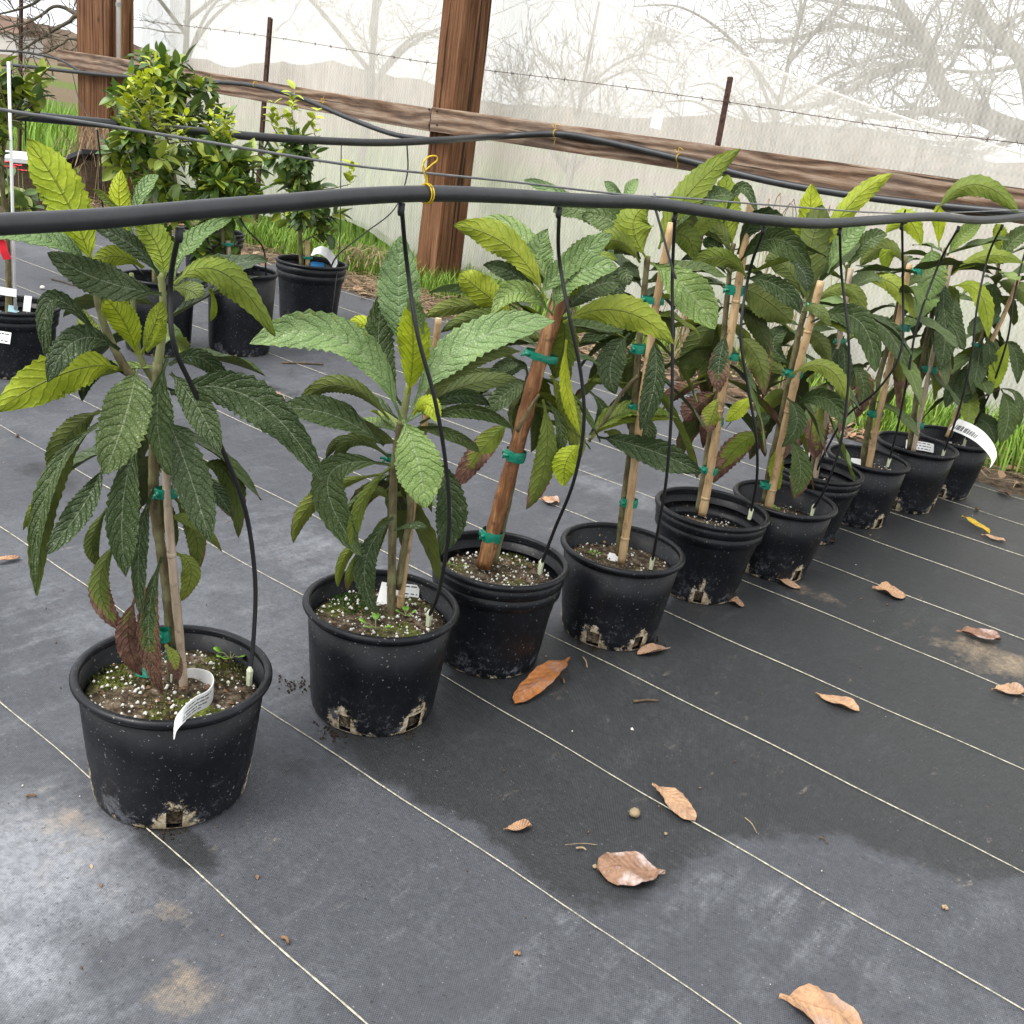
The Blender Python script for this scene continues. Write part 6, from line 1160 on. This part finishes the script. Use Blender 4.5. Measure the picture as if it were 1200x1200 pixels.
for k, f in enumerate([
 (664, 772, 606, 826, 34, .64, .3, 'large curled orange dead leaf at the foot of the third pot', .9, .02), (786, 760, 746, 766, 14, .25, .6, 'small folded brown leaf at the foot of the fourth pot', 1.0, .01), (762, 921, 816, 962, 34, .36, .1, 'tattered tan leaf lying across a stripe thread beside the pebble', .5, .008), (778, 1022, 700, 1021, 34, .10, 1.0, 'broad flat reddish-grey leaf at lower centre', .25, .006),
 (590, 972, 623, 968, 13, .40, .2, 'small curled tan leaf left of the pebble', 1.1, .012), (956, 812, 1006, 834, 24, .36, .2, 'tan oval leaf lying alone between two threads right of centre', .5, .008), (912, 1172, 1010, 1204, 44, .40, .5, 'large pale tan leaf cut by the bottom edge', .4, .01), (1022, 690, 1061, 699, 22, .38, .2, 'rounded tan leaf on a thread at right', .4, .006), (1120, 741, 1172, 750, 14, .05, .7, 'narrow dark brown curled leaf near the right edge', 1.0, .01),
 (1161, 808, 1202, 811, 12, .30, .3, 'thin tan leaf at the right edge', .8, .008), (1126, 606, 1160, 626, 17, .98, .0, 'yellow leaf curled up near the last pots', 1.0, .02), (1150, 627, 1178, 635, 12, .3, .3, 'brown leaf tip beside the yellow leaf', .6, .006), (902, 678, 938, 690, 16, .3, .3, 'brown leaf at the foot of the sixth pot', .6, .008), (852, 705, 872, 710, 12, .25, .4, 'small brown leaf scrap at the foot of the fifth pot', .6, .005), (960, 634, 977, 634, 14, .2, .2, 'reddish leaf scrap by the seventh pot', .5, .006),
 (-8, 662, 22, 653, 17, .42, .1, 'tan rolled leaf at the left edge of the mat', 1.0, .01), (632, 586, 655, 590, 12, .4, .8, 'pale crumpled leaf behind the third pot', .7, .012), (311, 463, 333, 469, 13, .15, .6, 'reddish curled leaf on the mat behind the second loquat', .6, .008), (362, 456, 378, 460, 9, .2, .5, 'small reddish leaf near the second loquat leaves', .6, .006), (232, 424, 250, 421, 7, .42, .2, 'small tan leaf by the tall citrus pot', .5, .004), (70, 390, 84, 394, 9, .15, .6, 'dark leaf scrap right of the left edge pot', .5, .004), (742, 478, 765, 486, 12, .15, .5, 'reddish dead leaf on the far mat between fourth and fifth stems', .6, .006)]): fallen(*f[:8], k+1, f[8]*.62, f[9])
rg = random.Random(3)
for k in range(34):
    x = rg.uniform(-2.2, .6) if k < 20 else rg.uniform(-4.4, -2.6); y = rg.uniform(3.72, 4.25); 
    pr = Vector((x, y, 0)); a = rg.uniform(0, 6.28); L = rg.uniform(.05, .10); d = Vector((math.cos(a), math.sin(a), 0))*L/2
    def topx(p): v = p-CAM; z = v.dot(FW); return (600+FPX*v.dot(RT)/z, 600-FPX*v.dot(UP)/z)
    p0, p1 = topx(pr-d), topx(pr+d); o = fallen(p0[0], p0[1], p1[0], p1[1], 13, rg.uniform(0, .45), rg.uniform(0, .6), 'dry brown leaf in the litter at the mat edge', 100+k, rg.uniform(.3, 1), rg.uniform(.004, .02)); o['group'] = 'dry leaves in the litter at the mat edge'
def pebble(px, py, r, label, seed, mat='stone'):
    rg = random.Random(seed); bm = bmesh.new(); bmesh.ops.create_icosphere(bm, subdivisions=2, radius=r)
    for v in bm.verts: v.co *= 1+rg.uniform(-.09, .09); v.co.z *= .78
    m = bpy.data.meshes.new('pebble'); bm.to_mesh(m); bm.free(); m.materials.append(M[mat]); m.polygons.foreach_set('use_smooth', [True]*len(m.polygons)); p = G(px, py+4, .0055); o = bpy.data.objects.new('pebble', m); o.location = (p.x, p.y, .0055+r*.70); C.objects.link(o); tag(o, label, 'pebble')
pebble(743, 952, .0088, 'round tan pebble on the mat left of the tattered leaf', 1); pebble(780, 974, .0028, 'tiny tan pebble below the tattered leaf', 2); pebble(697, 1013, .0038, 'tiny grey pebble touching the broad flat leaf', 3); pebble(50, 335, .011, 'pale pebble on the mat beside the left edge pot', 4, 'perlite'); pebble(185, 842, .0025, 'tiny dark pebble near the nearest pot', 5, 'twig'); pebble(1145, 594, .007, 'dark clod by the last pot', 6, 'twig'); pebble(20, 508, .005, 'dark pebble at left edge of the mat', 7, 'twig'); pebble(765, 646, .008, 'grey pebble on the soil edge', 8) if False else None
def twig(x0, y0, x1, y1, r, label, mat='twig'):
    a = G(x0, y0, .0075); c = G(x1, y1, .0075); b = MB(); m = (a+c)/2+Vector((0, .003, .001)); b.tube(spline([a, m, c], 4), [r, r*1.2, r*.9, r, r*1.1, r*.8, r, r*.7, r*.9], 6); tag(b.build('twig', M[mat]), label, 'twig')
twig(742, 822, 772, 821, .0022, 'short black twig on the mat below the fourth pot'); twig(873, 958, 887, 976, .0008, 'thin pale straw on the mat right of the tattered leaf', 'straw'); twig(960, 981, 970, 988, .0014, 'short brown twig right of centre on the mat'); twig(30, 933, 42, 933, .0018, 'small reddish twig left of the nearest pot', 'bark_chip'); twig(675, 994, 687, 996, .0016, 'small tan bark sliver above the broad flat leaf', 'straw'); twig(700, 990, 662, 990, .0005, 'hair-thin straw above the broad flat leaf', 'straw'); twig(330, 425, 379, 427, .004, 'grey twig lying on the mat behind the second loquat'); twig(360, 470, 322, 480, .0015, 'thin stem on the mat behind the second loquat', 'straw'); twig(60, 327, 88, 335, .003, 'dark twig beside the left edge pot'); twig(683, 770, 688, 782, .0016, 'pale straw bit below the fourth pot', 'straw'); twig(657, 794, 661, 800, .002, 'tiny bark bit beside the orange leaf', 'bark_chip'); twig(330, 1098, 338, 1106, .0022, 'small brown bark chip near the bottom left thread', 'bark_chip'); twig(602, 1117, 609, 1119, .0026, 'tiny reddish seed husk at the lower middle', 'bark_chip'); twig(1104, 1063, 1110, 1066, .003, 'tiny pale chip at the lower right', 'straw')
